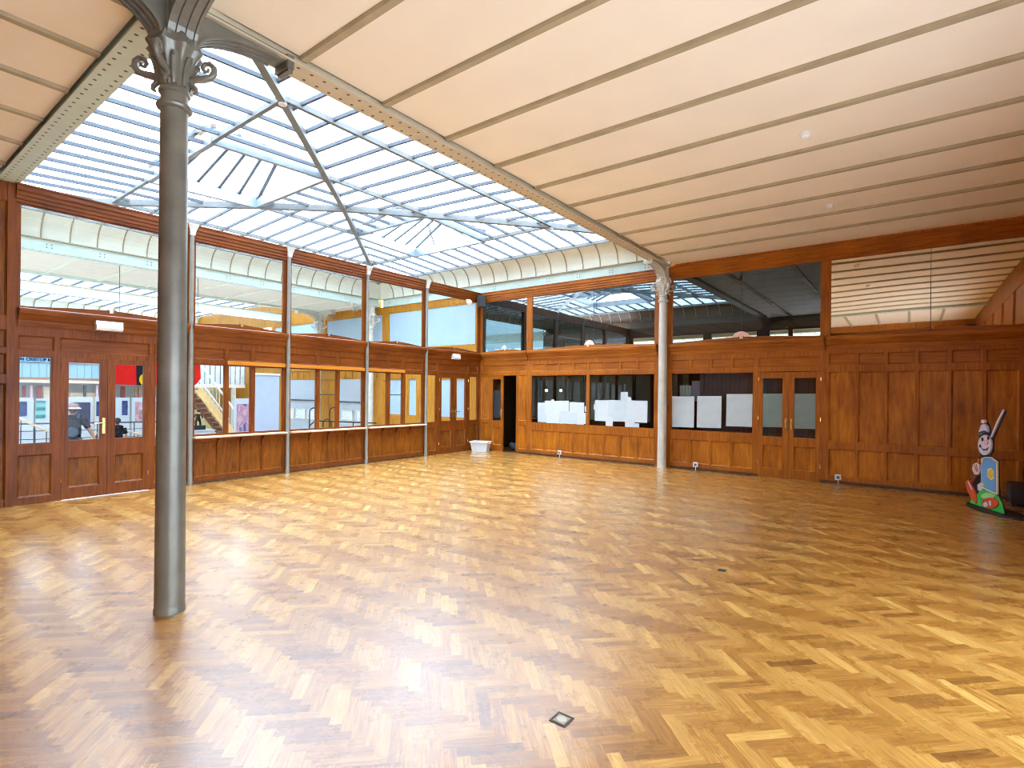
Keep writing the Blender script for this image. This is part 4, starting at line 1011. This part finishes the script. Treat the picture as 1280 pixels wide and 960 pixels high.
    if hat:
        t = MB(WORLD); p = fm(0, .0, .958); t.lathe([(.078*H, 0), (.078*H, .008*H), (.070*H, .035*H), (.05*H, .058*H), (.01*H, .066*H)], p, 20); o = t.build('cap', hat, e, smooth=True)
        t = MB(WORLD); t.lathe([(.076*H, -.004*H), (.10*H, -.016*H), (.104*H, -.014*H), (.08*H, .004*H)], p, 20); t.build('brim', M_WHITE, o, smooth=True)
    return e, fm
M_TEE = mat('black navy cloth', (.008, .010, .018), .9, spec=.08); M_GREYC = mat('grey cloth', (.09, .095, .095), .9, spec=.1, var=.15, scale=12); M_HAIR = mat('dark brown hair', (.035, .02, .014), .6)
M_PACK = mat('grey backpack cloth', (.022, .027, .033), .8, spec=.15, var=.3, scale=10); M_PACKL = mat('light grey strap', (.09, .12, .16), .8, spec=.15)
hp = at_x(91, 506, -7.0); Hh = 1.72; base = (hp.x, hp.y, hp.z-Hh)
m = MB(); m.box(-8.1, -6.0, hp.y-.8, hp.y+.8, HF-.0, base[2]) if base[2] > HF else None
if base[2] > HF+.01: struct(m.build('trim_6', M_HFLOOR), 'low landing of the hall stair under the backpacker')
vd = Vector((hp.x-CAM.x, hp.y-CAM.y, 0)).normalized(); yw = math.atan2(vd.y, vd.x)-PI/2
e, fm = person(base, yw, Hh, M_TEE, M_GREYC, M_HAIR, 'person in a pale cap and dark shirt seen from behind wearing a backpack', hat=mat('pale cap', (.34, .24, .22), .8), armpose=((.05, .02), (.13, .04)))
e = tag(empty('backpack', fm(0, -.12, .5)), 'grey and black backpack on the back of the person in the cap', 'backpack')
def W3(p): return fm(*p)
o = MB(fm).ball((0, -.125, .665), .115, 18, 12, (.86, .55, 1.25)).build('bag', M_PACK, e, smooth=True)
MB(fm).ball((0, -.18, .615), .075, 16, 10, (.95, .45, 1.0)).build('front_pocket', M_PACKL, e, smooth=True)
for sx in (-1, 1):
    t = MB(WORLD); t.tube([fm(sx*.06, -.10, .80), fm(sx*.07, -.03, .865), fm(sx*.075, .075, .80), fm(sx*.085, .10, .70), fm(sx*.09, -.06, .58)], .022, 8); t.build('strap', M_PACKL, e, smooth=True)
p = at_x(147, 523, -8.0); Hq = 1.5
m = MB(); m.box(p.x-.5, p.x+.5, p.y-.5, p.y+.5, HF-1.0, HF-.12) if False else None
yw2 = math.atan2(-(p.x-CAM.x), (p.y-CAM.y)) 
person((p.x, p.y, HF), yw2, p.z-HF, mat('black white checked cloth', (.022, .022, .024), .9, spec=.1, var=.8, scale=16), M_GREYC, M_HAIR, 'small dark haired person in black behind the right leaf of the left double doors')
p = at_x(236, 519, -7.5)
person((p.x, p.y, HF), 1.2, p.z-HF, mat('salmon pink cloth', (.80, .45, .36), .8), M_GREYC, M_HAIR, 'dark haired person in salmon pink beside the statuette, mostly behind the big column')

# ------------------------------------------------------------------ dim room behind the back partition
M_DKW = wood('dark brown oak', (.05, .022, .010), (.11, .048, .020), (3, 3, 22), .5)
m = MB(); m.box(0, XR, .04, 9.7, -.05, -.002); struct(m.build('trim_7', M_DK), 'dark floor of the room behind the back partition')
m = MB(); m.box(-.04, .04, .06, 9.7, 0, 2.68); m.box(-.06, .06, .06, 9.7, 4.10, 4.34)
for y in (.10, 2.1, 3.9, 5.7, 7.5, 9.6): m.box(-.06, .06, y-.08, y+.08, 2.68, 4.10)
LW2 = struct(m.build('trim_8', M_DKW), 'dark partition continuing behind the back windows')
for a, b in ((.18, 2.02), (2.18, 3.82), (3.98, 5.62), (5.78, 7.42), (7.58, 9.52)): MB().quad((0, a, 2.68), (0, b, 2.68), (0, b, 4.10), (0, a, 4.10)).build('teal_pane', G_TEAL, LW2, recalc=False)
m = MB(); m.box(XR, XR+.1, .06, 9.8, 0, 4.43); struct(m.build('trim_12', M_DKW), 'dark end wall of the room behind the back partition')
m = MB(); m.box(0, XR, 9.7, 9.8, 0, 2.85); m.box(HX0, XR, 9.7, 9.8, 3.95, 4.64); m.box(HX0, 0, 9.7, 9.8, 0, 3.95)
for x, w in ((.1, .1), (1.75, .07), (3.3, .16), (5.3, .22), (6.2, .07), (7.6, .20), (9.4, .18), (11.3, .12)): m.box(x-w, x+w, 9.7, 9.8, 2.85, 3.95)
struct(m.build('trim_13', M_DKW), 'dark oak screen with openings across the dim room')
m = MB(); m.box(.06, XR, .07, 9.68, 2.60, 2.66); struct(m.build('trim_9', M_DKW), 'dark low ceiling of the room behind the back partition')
m = MB(); m.box(GX+.115, XR, .07, 9.7, 4.42, 4.55)
m = struct(m.build('trim_14', mat('dim grey ceiling', (.62, .60, .58), .8)), 'grey beamed ceiling above the dim room')
for k in range(4): MB().box(6.2+1.35*k, 6.28+1.35*k, .07, 9.68, 4.38, 4.43).build('ceiling_beam', M_DKW, m)
girder(False, GX, .2, 9.6, 'dark girder above the dim room behind the thin column', 'hall girders', rivets=False, mm=M_DKW)
skylight(HX0, GX, .10, 9.85, 'second hipped skylight seen through the dark transom panes', GL=G_SKY3, CV=M_DKW)
m = MB(); m.box(-18, XR+.1, 9.81, 12.5, 4.42, 4.55); struct(m.build('trim_15', M_CEIL), 'cream ceiling of the farther room')
girder(True, 12.5, -6, XR, 'plain grey girder in the farther room', 'hall girders', rivets=False, zlo=4.10, zhi=4.42, mm=M_BEAM)
e = tag(empty('skylight', (2.5, 15, 5.1)), 'farther glazed strip seen through the openings of the dim room', 'skylight')
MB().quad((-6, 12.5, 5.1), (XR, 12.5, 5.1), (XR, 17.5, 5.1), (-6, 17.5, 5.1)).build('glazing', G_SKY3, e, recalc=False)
pr = [(17.95-.45*(1-math.cos(PI/2*i/6)), 4.6+.5*math.sin(PI/2*i/6)) for i in range(7)]
cv = MB()
for (a, z0), (b, z1) in zip(pr[:-1], pr[1:]): cv.quad((-6, a, z0), (XR, a, z0), (XR, b, z1), (-6, b, z1))
cv.build('cove', M_COVE, e, recalc=False, smooth=True)
for k in range(30):
    x = -5.7+.58*k; MB().box(x-.02, x+.02, 12.5, 17.5, 5.04, 5.09).build('glazing_bar', M_STEEL, e)
    rb = MB()
    for (a, z0), (b, z1) in zip(pr[:-1], pr[1:]): rb.bar((x, a-.01, z0), (x, b-.01, z1), .03, .03)
    rb.build('cove_rib', M_BEAM, e)
m = MB(); m.box(-6, XR+.1, 17.95, 18.05, 0, 4.62); struct(m.build('trim_16', M_COVE), 'pale wall of the farther room')
m = MB(); m.box(-6, XR, 9.85, 18, 1.9, 1.96); struct(m.build('trim_17', M_HFLOOR), 'pale floor of the farther room')
M_GRN = mat('greenish frosted pane', (.30, .42, .38), .3, var=.1, scale=1.5)
gp = MB(lambda a, d, z: (a, 2.2-d, z)); gp.box(0.05, 5.2, -.04, 0, 0, .85); gp.box(0.05, 5.2, -.04, 0, 2.1, 2.58)
for k in range(11): gp.box(.05+.51*k-.03, .05+.51*k+.05, -.04, .02, .85, 2.1)
G_ = struct(gp.build('trim_11', M_DK), 'dark glazed screen inside the dim room')
for k in range(10): MB(lambda a, d, z: (a, 2.2-d, z)).box(.10+.51*k, .02+.51*(k+1), -.02, -.015, .85, 2.1).build('frosted_pane', M_GRN, G_)
e = tag(empty('vertical_blind', (7.1, .3, .6)), 'grey violet vertical blind hanging behind the papered windows', 'blind')
for k in range(26):
    x = 6.0+.09*k; MB().box(x, x+.082, .30+.01*(k % 2), .304+.01*(k % 2), .62, 2.2).build('slat', mat('violet grey blind', (.10, .085, .115), .8) if k == 0 else bpy.data.materials['violet grey blind'], e)
MB().box(5.95, 8.4, .28, .33, 2.2, 2.26).build('head_rail', M_IRONL, e)
e = tag(empty('shelf_unit', (5.78, .45, 0)), 'dark shelf unit with files behind the three-sheet window', 'shelf')
for x in (5.5, 6.0): MB().box(x-.012, x+.012, .36, .62, 0, 2.2).build('side', M_DK, e)
for z in (.1, .75, 1.42, 2.18): MB().box(5.512, 5.988, .36, .62, z, z+.024).build('shelf', M_DK, e)
for k in range(4):
    b = MB(); x = 5.53+.065*k; b.box(x, x+.055, .37, .58, 1.445, 1.80); o = b.build('file_folder', M_PAPER, None, origin=(x, .47, 1.445), bevel=.006)
    tag(o, ('white file folder on the dim shelf, leftmost', 'white file folder on the dim shelf, second', 'white file folder on the dim shelf, third', 'white file folder on the dim shelf beside the violet box')[k], 'folder', 'file folders on the dim shelf')
o = MB().box(5.80, 5.975, .37, .58, 1.445, 1.90).build('storage_box', mat('violet grey card', (.30, .28, .40), .7), None, origin=(5.88, .47, 1.445), bevel=.008); tag(o, 'violet grey box on the dim shelf right of the white folders', 'box')
for k, (u, v) in enumerate(((683, 488), (701, 488))):
    p = at_y(u, v, 1.3); e = tag(empty('pendant_lamp', tuple(p)), ('small glowing pendant bulb in the dim room, left one', 'small glowing pendant bulb in the dim room, right one')[k], 'lamp', 'glowing bulbs in the dim room')
    MB().ball(p, .04, 12, 8).build('bulb', mat('warm lamp', (1, .78, .45), .3, emit=6) if k == 0 else bpy.data.materials['warm lamp'], e, smooth=True)
    MB().lathe([(.02, .03), (.025, .1), (.01, .12)], p, 10).build('socket', M_BLACK, e); MB().tube([(p.x, p.y, p.z+.12), (p.x, p.y, 2.60)], .005, 6).build('cord', M_BLACK, e)
for k, x in enumerate((3.45, 6.90, .85)):
    e = tag(empty('uplight', (x, .004, 2.69)), ('salmon half round uplight on the crest below the transom left of the thin column', 'salmon half round uplight on the crest below the transom right of the thin column', 'small pale uplight on the crest below the corner transom')[k], 'lamp', 'half round uplights on the ledge')
    r = (.15, .18, .10)[k]
    MB().lathe([(r, .0), (r*.98, .05), (r*.86, .10), (r*.62, .145), (r*.3, .17), (.01, .178)], (x, .004, 2.705), 24, sy=.12).build('shade', M_SALM if k < 2 else M_IRONL, e, smooth=True)
    MB().box(x-.04, x+.04, -.01, .02, 2.69, 2.706).build('foot', M_IRONL, e)
p = at_y(926, 348, .7)
e = tag(empty('pendant_socket', tuple(p)), 'small dark lamp socket hanging on a cord behind the transom pane', 'lamp')
MB().lathe([(.012, .06), (.03, .05), (.035, -.02), (.022, -.05)], p, 12).build('socket', M_BLACK, e, smooth=True); MB().tube([(p.x, p.y, p.z+.05), (p.x, p.y, HC)], .005, 6).build('cord', M_BLACK, e)

# ------------------------------------------------------------------ papers on the back windows
def sheet(u0, v0, u1, v1, label, group, mm=M_PAPER, lift=.002, skew=0.):
    D = -(.012+lift) if False else .0
    yy = .028-lift
    p, q = at_y(u0, v0, yy), at_y(u1, v1, yy); n = 4; vs = []; fs = []
    zt, zb = at_y((u0+u1)/2, v0, yy).z, at_y((u0+u1)/2, v1, yy).z
    for t in (0, .0008):
        for j in range(n+1):
            for i in range(n+1):
                x = p.x+(q.x-p.x)*i/n; z = zb+(zt-zb)*j/n; vs.append((x+skew*(j/n-.5), yy-t-.0004*math.sin(i*1.7+j), z+skew*(i/n-.5)))
    K = (n+1)**2
    for j in range(n):
        for i in range(n):
            a = j*(n+1)+i; fs += [(a, a+1, a+n+2, a+n+1), (K+a, K+a+n+1, K+a+n+2, K+a+1)]
    for i in range(n):
        for a, b in ((i, i+1), (n*(n+1)+i, n*(n+1)+i+1), (i*(n+1), (i+1)*(n+1)), (i*(n+1)+n, (i+1)*(n+1)+n)): fs.append((a, b, K+b, K+a))
    m = MB(); m.add(vs, fs)
    tag(m.build('paper_sheet', mm, None, origin=((p.x+q.x)/2, yy, zb)), label, 'paper', group)
c6 = lambda X, Y: (600+X/7.68, 455+Y/7.68)
SH = [((555, 372, 640, 558), 'leftmost tall sheet'), ((622, 352, 690, 470), 'upper sheet second from the left'), ((638, 440, 765, 572), 'wide lower sheet left of centre'), ((682, 340, 712, 400), 'small tab at the top'), ((690, 355, 768, 450), 'upper sheet at the centre'), ((768, 352, 852, 470), 'upper sheet right of centre'), ((768, 455, 860, 572), 'lower sheet right of centre'), ((858, 366, 930, 480), 'upper sheet second from the right'), ((928, 370, 998, 590), 'tall sheet at the right'), ((858, 470, 935, 575), 'lower sheet second from the right'),
      ((640, 555, 665, 578), 'tiny note under the left end'), ((768, 565, 798, 582), 'tiny note under the middle'), ((845, 570, 902, 592), 'small note under the right half'), ((1005, 405, 1035, 458), 'small note alone by the mullion'), ((985, 470, 1015, 575), 'narrow note at the right edge')]
for i, (r, t) in enumerate(SH):
    (u0, v0), (u1, v1) = c6(r[0], r[1]), c6(r[2], r[3]); sheet(u0, v0, u1, v1, 'white paper in the patchwork on the left dark window, '+t, 'papers on the left dark window', M_PAPER if i % 3 else M_PAPER2, .001+.0012*i)
c7 = lambda X, Y: (730+X/7.68, 455+Y/7.68)
SH = [((105, 348, 240, 548), 'left part of the wide band'), ((235, 348, 420, 552), 'middle part of the wide band'), ((410, 350, 500, 560), 'third part of the wide band'), ((495, 352, 608, 563), 'right part of the wide band'), ((352, 268, 420, 372), 'tall tab rising above the band'), ((415, 318, 452, 372), 'small sheet beside the raised tab'), ((208, 505, 276, 600), 'note hanging below at the left'), ((395, 515, 485, 612), 'note hanging below at the centre'), ((480, 570, 528, 620), 'small note lowest at the right'), ((92, 388, 112, 438), 'small note at the left edge')]
for i, (r, t) in enumerate(SH):
    (u0, v0), (u1, v1) = c7(r[0], r[1]), c7(r[2], r[3]); sheet(u0, v0, u1, v1, 'white paper on the window left of the thin column, '+t, 'papers left of the thin column', M_PAPER2 if i in (1, 4) else M_PAPER, .001+.0012*i)
c4 = lambda X, Y: (800+X/4.923, 430+Y/4.923)
for r, t in (((190, 322, 332, 512), 'large white sheet nearest the thin column on its right'), ((352, 320, 500, 516), 'large white sheet in the middle of the window right of the thin column'), ((532, 308, 690, 508), 'large white sheet at the right end of the window beside the double doors'), ((752, 305, 880, 512), 'large white sheet on the left leaf of the papered double doors'), ((950, 305, 1088, 522), 'large white sheet on the right leaf of the papered double doors')):
    (u0, v0), (u1, v1) = c4(r[0], r[1]), c4(r[2], r[3]); sheet(u0, v0, u1, v1, t, 'large sheets on the back windows', M_PAPER2, .002, .006)

# ------------------------------------------------------------------ small fittings
for k, (y, w, lb) in enumerate(((-8.61, .34, 'white emergency light over the left double doors'), (-1.07, .27, 'white emergency light over the corner double doors'))):
    e = tag(empty('emergency_light', (.06, y, 2.46)), lb, 'emergency light', 'emergency lights')
    MB().box(.03, .12, y-w/2, y+w/2, 2.54, 2.60).build('housing', M_WHITE, e, bevel=.008)
    MB().prof if False else None
    m = MB(lambda a, d, z: (d, a, z)); m.prof(y-w/2+.006, y+w/2-.006, [(.04, 2.54), (.135, 2.54), (.14, 2.50), (.125, 2.465), (.04, 2.46)]); m.build('diffuser', mat('frosted diffuser', (.80, .80, .80), .3) if k == 0 else bpy.data.materials['frosted diffuser'], e)
    MB().box(.0, .05, y-.03, y+.03, 2.52, 2.58).build('bracket', M_IRONL, e)
e = tag(empty('loudspeaker', (.20, -.20, 3.92)), 'black loudspeaker mounted high in the far corner', 'loudspeaker')
ca, sa = math.cos(math.radians(-40)), math.sin(math.radians(-40))
fm = lambda a, d, z: (.22+a*ca-d*sa, -.22+a*sa+d*ca, z)
MB(fm).box(-.13, .13, -.10, .10, 3.93, 4.24).build('cabinet', M_BLACK, e, bevel=.012)
MB(fm).box(-.115, .115, -.112, -.10, 3.945, 4.225).build('grille', M_DGREY, e)
MB().lathe([(.03, 0), (.05, .004), (.055, .006)], (.22, -.22, 3.925), 12).build('bracket_plate', M_DGREY, e)
MB().tube([(.22, -.22, 4.08), (.06, -.06, 4.14), (.01, -.02, 4.14)], .015, 8).build('wall_arm', M_DGREY, e)
e = tag(empty('wall_spotlight', (.14, -.62, 4.02)), 'white round wall lamp beside the corner loudspeaker', 'lamp')
MB(lambda a, d, z: (.13+d, -.62+a, 4.02+z)).ball((0, 0, 0), .10, 18, 12, (1.1, .5, .8)).build('shade', M_PLAST, e, smooth=True)
MB().tube([(.0, -.60, 4.10), (.13, -.62, 4.08)], .018, 8).build('arm', M_WHITE, e)
for k, (x, y) in enumerate(((8.72, -4.86), (8.67, -2.23))):
    e = tag(empty('smoke_detector', (x, y, HC)), ('white smoke detector on the ceiling, nearer the viewer', 'white smoke detector on the ceiling, nearer the back partition')[k], 'smoke detector', 'smoke detectors')
    MB().lathe([(.055, 0), (.055, -.015), (.048, -.02)], (x, y, HC), 20).build('base', M_WHITE, e, smooth=True)
    MB().lathe([(.042, -.02), (.045, -.032), (.034, -.05), (.012, -.055)], (x, y, HC), 20).build('sensor_head', M_WHITE, e, smooth=True)
for k, x in enumerate((2.66, 6.03, 8.60)):
    e = tag(empty('socket_box', (x, -.03, .06)), ('white socket box on the skirting below the left dark window', 'white socket box on the skirting right of the thin column', 'white socket box on the skirting at the start of the panelled wall')[k], 'socket', 'white socket boxes')
    MB(BACK).box(x-.05, x+.05, .001, .05, .07, .17).build('box', M_WHITE, e, bevel=.008)
    MB(BACK).box(x-.035, x+.035, .05, .056, .085, .155).build('face_plate', M_WPAINT, e); MB(BACK).prism([(x+.02*math.cos(t*PI/6), .12+.02*math.sin(t*PI/6)) for t in range(12)], .056, .058).build('socket_hole', M_DGREY, e)
    MB().tube([(x, -.03, .07), (x+.005, -.035, .03), (x+.01, -.05, .006)], .006, 8).build('cable', M_WHITE, e)
for k, (x, y, r) in enumerate(((8.30, -9.06, .075), (8.29, -6.28, .055))):
    e = tag(empty('floor_box', (x, y, 0)), ('square brass floor socket with a round lid, nearest the viewer', 'small dark floor socket farther across the parquet')[k], 'floor socket', 'floor sockets')
    c, s = 1., 0.; q = r*.60
    fm = lambda a, d, z: (x+a*c-d*s, y+a*s+d*c, z)
    m = MB(fm)
    for a0, a1, d0, d1 in ((-q, q, -q, -q+.012), (-q, q, q-.012, q), (-q, -q+.012, -q+.012, q-.012), (q-.012, q, -q+.012, q-.012)): m.box(a0, a1, d0, d1, .0003, .004)
    m.build('frame', M_DGREY, e); MB(fm).box(-q+.012, q-.012, -q+.012, q-.012, .0003, .003).build('plate', (mat('dull brass', (.48, .38, .22), .45, .6), M_DGREY)[k], e)
    MB().lathe([(q*.55, .003), (q*.55, .0045), (q*.42, .005), (q*.40, .004), (.01, .004)], (x, y, 0), 24).build('round_lid', (M_IRONL, M_DGREY)[k], e)

# translucent storage tub in the corner and bag in the doorway
ang = math.radians(22); c, s = math.cos(ang), math.sin(ang)
fm = lambda a, d, z: (.36+a*c-d*s, -.36+a*s+d*c, z)
e = tag(empty('storage_tub', (.36, -.36, 0)), 'pale translucent plastic storage tub on the floor in the far corner', 'tub')
m = MB(fm)
o0 = [(-.20, -.13), (.20, -.13), (.20, .13), (-.20, .13)]; o1 = [(-.245, -.165), (.245, -.165), (.245, .165), (-.245, .165)]
vs = [(x, y, .0) for x, y in o0]+[(x, y, .27) for x, y in o1]+[(x*.975, y*.965, .27) for x, y in o1]+[(x*.96, y*.95, .012) for x, y in o0]
m.add(vs, [(3, 2, 1, 0), (12, 13, 14, 15)]+[(r*4+k, r*4+(k+1) % 4, r*4+4+(k+1) % 4, r*4+4+k) for r in range(3) for k in range(4)])
M_TUB = mat('pale grey plastic', (.66, .72, .76), .35, var=.05)
m.build('tub', M_TUB, e)
m = MB(fm); 
for a0, a1, d0, d1 in ((-.265, .265, -.185, -.165), (-.265, .265, .165, .185), (-.265, -.245, -.165, .165), (.245, .265, -.165, .165)): m.box(a0, a1, d0, d1, .25, .278)
m.build('rim', M_WHITE, e)
for sx in (-1, 1): MB(fm).box(sx*.255-.02, sx*.255+.02, -.07, .07, .215, .249).build('grip', M_WHITE, e)
m = MB().ball((.98, .42, .11), .16, 16, 10, (1.15, .8, .68)).ball((1.16, .46, .08), .10, 12, 8, (1.2, .8, .75)).ball((.86, .38, .16), .08, 12, 8)
o = m.build('bag', mat('dark blue grey cloth', (.035, .045, .06), .8, var=.4, scale=9), None, origin=(1.0, .42, 0)); tag(o, 'dark crumpled bag on the floor inside the corner doorway', 'bag')
remesh(o, .012)

# painted cut-out figure
P0 = Vector((10.56, -1.33, 0)); tv = Vector((.30, -.66, 0)).normalized(); nv = Vector((-tv.y, tv.x, 0)); 
if nv.dot(CAM-P0) < 0: nv = -nv
def cp(X, Y):
    u, v = 1180+X/5.65, 490+Y/5.65
    a, b = u-640, -(v-Y0); c_, s_ = math.cos(ROLL), math.sin(ROLL); a, b = c_*a-s_*b, s_*a+c_*b
    d = _r*a+_f*F+_u*b; p = CAM+d*((P0-CAM).dot(nv)/d.dot(nv)); return ((p-P0).dot(tv), p.z)
fmc = lambda a, d, z: tuple(P0+tv*a+nv*d+Vector((0, 0, z)))
CUT = tag(empty('cutout_figure', (P0.x, P0.y, 0)), 'painted wooden cut-out of a jester with a blue shield on a black base', 'cut-out figure')
def cut(nm, pts, mm, d0=.0, d1=.02):
    q = [cp(*p) for p in pts]; q = [(a, max(z, .031)) for a, z in q]; MB(fmc).prism(q, d0, d1).build(nm, mm, CUT)
def ell(cx, cy, rx, ry, n=20, t0=0, t1=2*PI): return [(cx+rx*math.cos(t0+(t1-t0)*i/n), cy+ry*math.sin(t0+(t1-t0)*i/n)) for i in range(n)]
K_GRN = mat('bright green paint', (.05, .62, .10), .4, var=.05); K_BLU = mat('blue paint', (.16, .40, .72), .4, var=.05); K_CRM = mat('cream paint', (.85, .80, .60), .4); K_YEL = mat('yellow paint', (.90, .62, .05), .4)
K_RED = mat('red orange paint', (.70, .10, .03), .4, var=.08); K_LIL = mat('pale lilac paint', (.72, .70, .82), .4, var=.04); K_PNK = mat('pink paint', (.85, .42, .42), .4); K_SKN = mat('pale pink paint', (.82, .62, .58), .4); K_BRN = mat('brown paint', (.22, .06, .03), .4)
cut('backing_board', [(190, 800), (165, 640), (180, 615), (205, 600), (205, 515), (240, 480), (255, 440), (248, 300), (270, 235), (280, 200), (300, 200), (322, 240), (330, 300), (428, 122), (436, 135), (350, 330), (348, 420), (330, 452), (385, 480), (392, 720), (410, 770), (432, 875), (330, 858)], M_BLACK, -.012, 0)
cut('grass_mound', [(188, 800), (200, 745), (235, 735), (262, 690), (330, 695), (388, 735), (412, 785), (430, 872), (335, 852), (255, 832)], K_GRN, 0, .012)
cut('shield_rim', [(272, 470), (300, 458), (340, 460), (385, 490), (386, 725), (340, 708), (272, 675)], K_CRM, 0, .02)
cut('shield', [(277, 476), (302, 465), (338, 467), (380, 494), (380, 712), (338, 696), (277, 666)], K_BLU, .02, .026)
cut('shield_emblem', [(325, 545), (350, 535), (368, 560), (370, 615), (348, 622), (325, 600)], K_CRM, .026, .030); cut('yellow_disc', ell(348, 578, 18, 32), K_YEL, .030, .034)
cut('shield_stud', ell(284, 485, 9, 12, 12), K_YEL, .026, .03); cut('shield_stud', ell(288, 655, 9, 14, 12), K_YEL, .026, .03)
cut('head', ell(298, 375, 47, 72), K_LIL, 0, .02); cut('cap', [(255, 305), (262, 275), (278, 232), (300, 225), (318, 245), (322, 285), (300, 278)], K_LIL, .0, .028); cut('cap_band', [(253, 310), (262, 284), (300, 272), (324, 282), (324, 292), (300, 284), (266, 296)], M_DGREY, .028, .031); cut('cap_bobble', ell(291, 209, 13, 14, 14), K_SKN, 0, .03)
cut('nose', ell(314, 355, 13, 19, 16), K_PNK, .02, .035)
for q in ((284, 335), (325, 325)): cut('eye', ell(q[0], q[1], 7, 14, 12), M_BLACK, .02, .025)
cut('mouth', [(268, 385), (285, 402), (310, 403), (330, 388), (318, 412), (290, 414)], M_DGREY, .02, .024); cut('cheek_mark', ell(268, 382, 7, 12, 10), M_BLACK, .02, .024)
cut('staff', [(336, 318), (345, 322), (385, 228), (432, 130), (426, 123), (380, 212)], K_LIL, 0, .018)
cut('hand', [(208, 545), (215, 512), (235, 500), (258, 515), (262, 560), (250, 585), (225, 582)], K_SKN, 0, .02)
for q in ((225, 515, 240, 560), (238, 512, 250, 565)): cut('finger_line', [(q[0], q[1]), (q[0]+3, q[1]), (q[2]+3, q[3]), (q[2], q[3])], M_DGREY, .02, .023)
cut('sleeve', [(242, 500), (248, 470), (258, 478), (256, 510)], K_RED, 0, .018); cut('stick', [(218, 585), (240, 590), (210, 640), (190, 635)], K_BRN, 0, .018)
cut('left_shoe', [(162, 650), (172, 622), (188, 622), (212, 680), (240, 735), (244, 775), (236, 792), (215, 768), (178, 705)], K_RED, 0, .022); cut('shoe_laces', [(180, 632), (188, 634), (216, 690), (208, 692)], K_LIL, .022, .026)
cut('right_shoe', ell(340, 785, 58, 38, 22), K_RED, .012, .03); cut('right_sock', ell(322, 735, 48, 22, 16), mat('pale green paint', (.45, .72, .35), .4), .012, .024); cut('toe_cap', ell(312, 795, 16, 18, 12), K_LIL, .03, .034); cut('toe_stripe', [(335, 770), (348, 768), (352, 800), (340, 805)], K_LIL, .03, .034)
cut('leg_fold', [(245, 655), (268, 640), (280, 690), (262, 700), (248, 690)], K_LIL, 0, .018)
m = MB(fmc); m.prism([(0, 0)], 0, 0) if False else None
q = [(.55*math.cos(t*PI/14), .20*math.sin(t*PI/14)) for t in range(28)]
m = MB(lambda a, d, z: tuple(P0+tv*a+nv*(d-.05)+Vector((0, 0, z)))); n = len(q)
m.add([(a, d, 0) for a, d in q]+[(a, d, .03) for a, d in q], [tuple(range(n-1, -1, -1)), tuple(range(n, 2*n))]+[(i, (i+1) % n, n+(i+1) % n, n+i) for i in range(n)])
m.build('base', M_BLACK, CUT)
e = tag(empty('amplifier_case', (11.1, -.38, 0)), 'black equipment case on the floor at the right edge behind the cut-out', 'equipment case')
MB().box(10.84, 11.40, -.66, -.10, .02, .31).build('case', M_BLACK, e, bevel=.012)
for x in (10.86, 11.36):
    for y in (-.64, -.12): MB().box(x-.015, x+.015, y-.015, y+.015, 0, .02).build('foot', M_DGREY, e)
MB().box(10.832, 10.84, -.60, -.16, .08, .25).build('side_panel', M_DGREY, e)
e = tag(empty('loudspeaker', (11.3, -11.9, 3.7)), 'black loudspeaker high on the right wall seen in the mirrored pane', 'loudspeaker')
MB().box(11.13, 11.40, -12.1, -11.8, 3.75, 4.1).build('cabinet', M_BLACK, e, bevel=.012); MB().box(11.39, 11.45, -12.0, -11.9, 3.85, 4.0).build('bracket', M_DGREY, e)
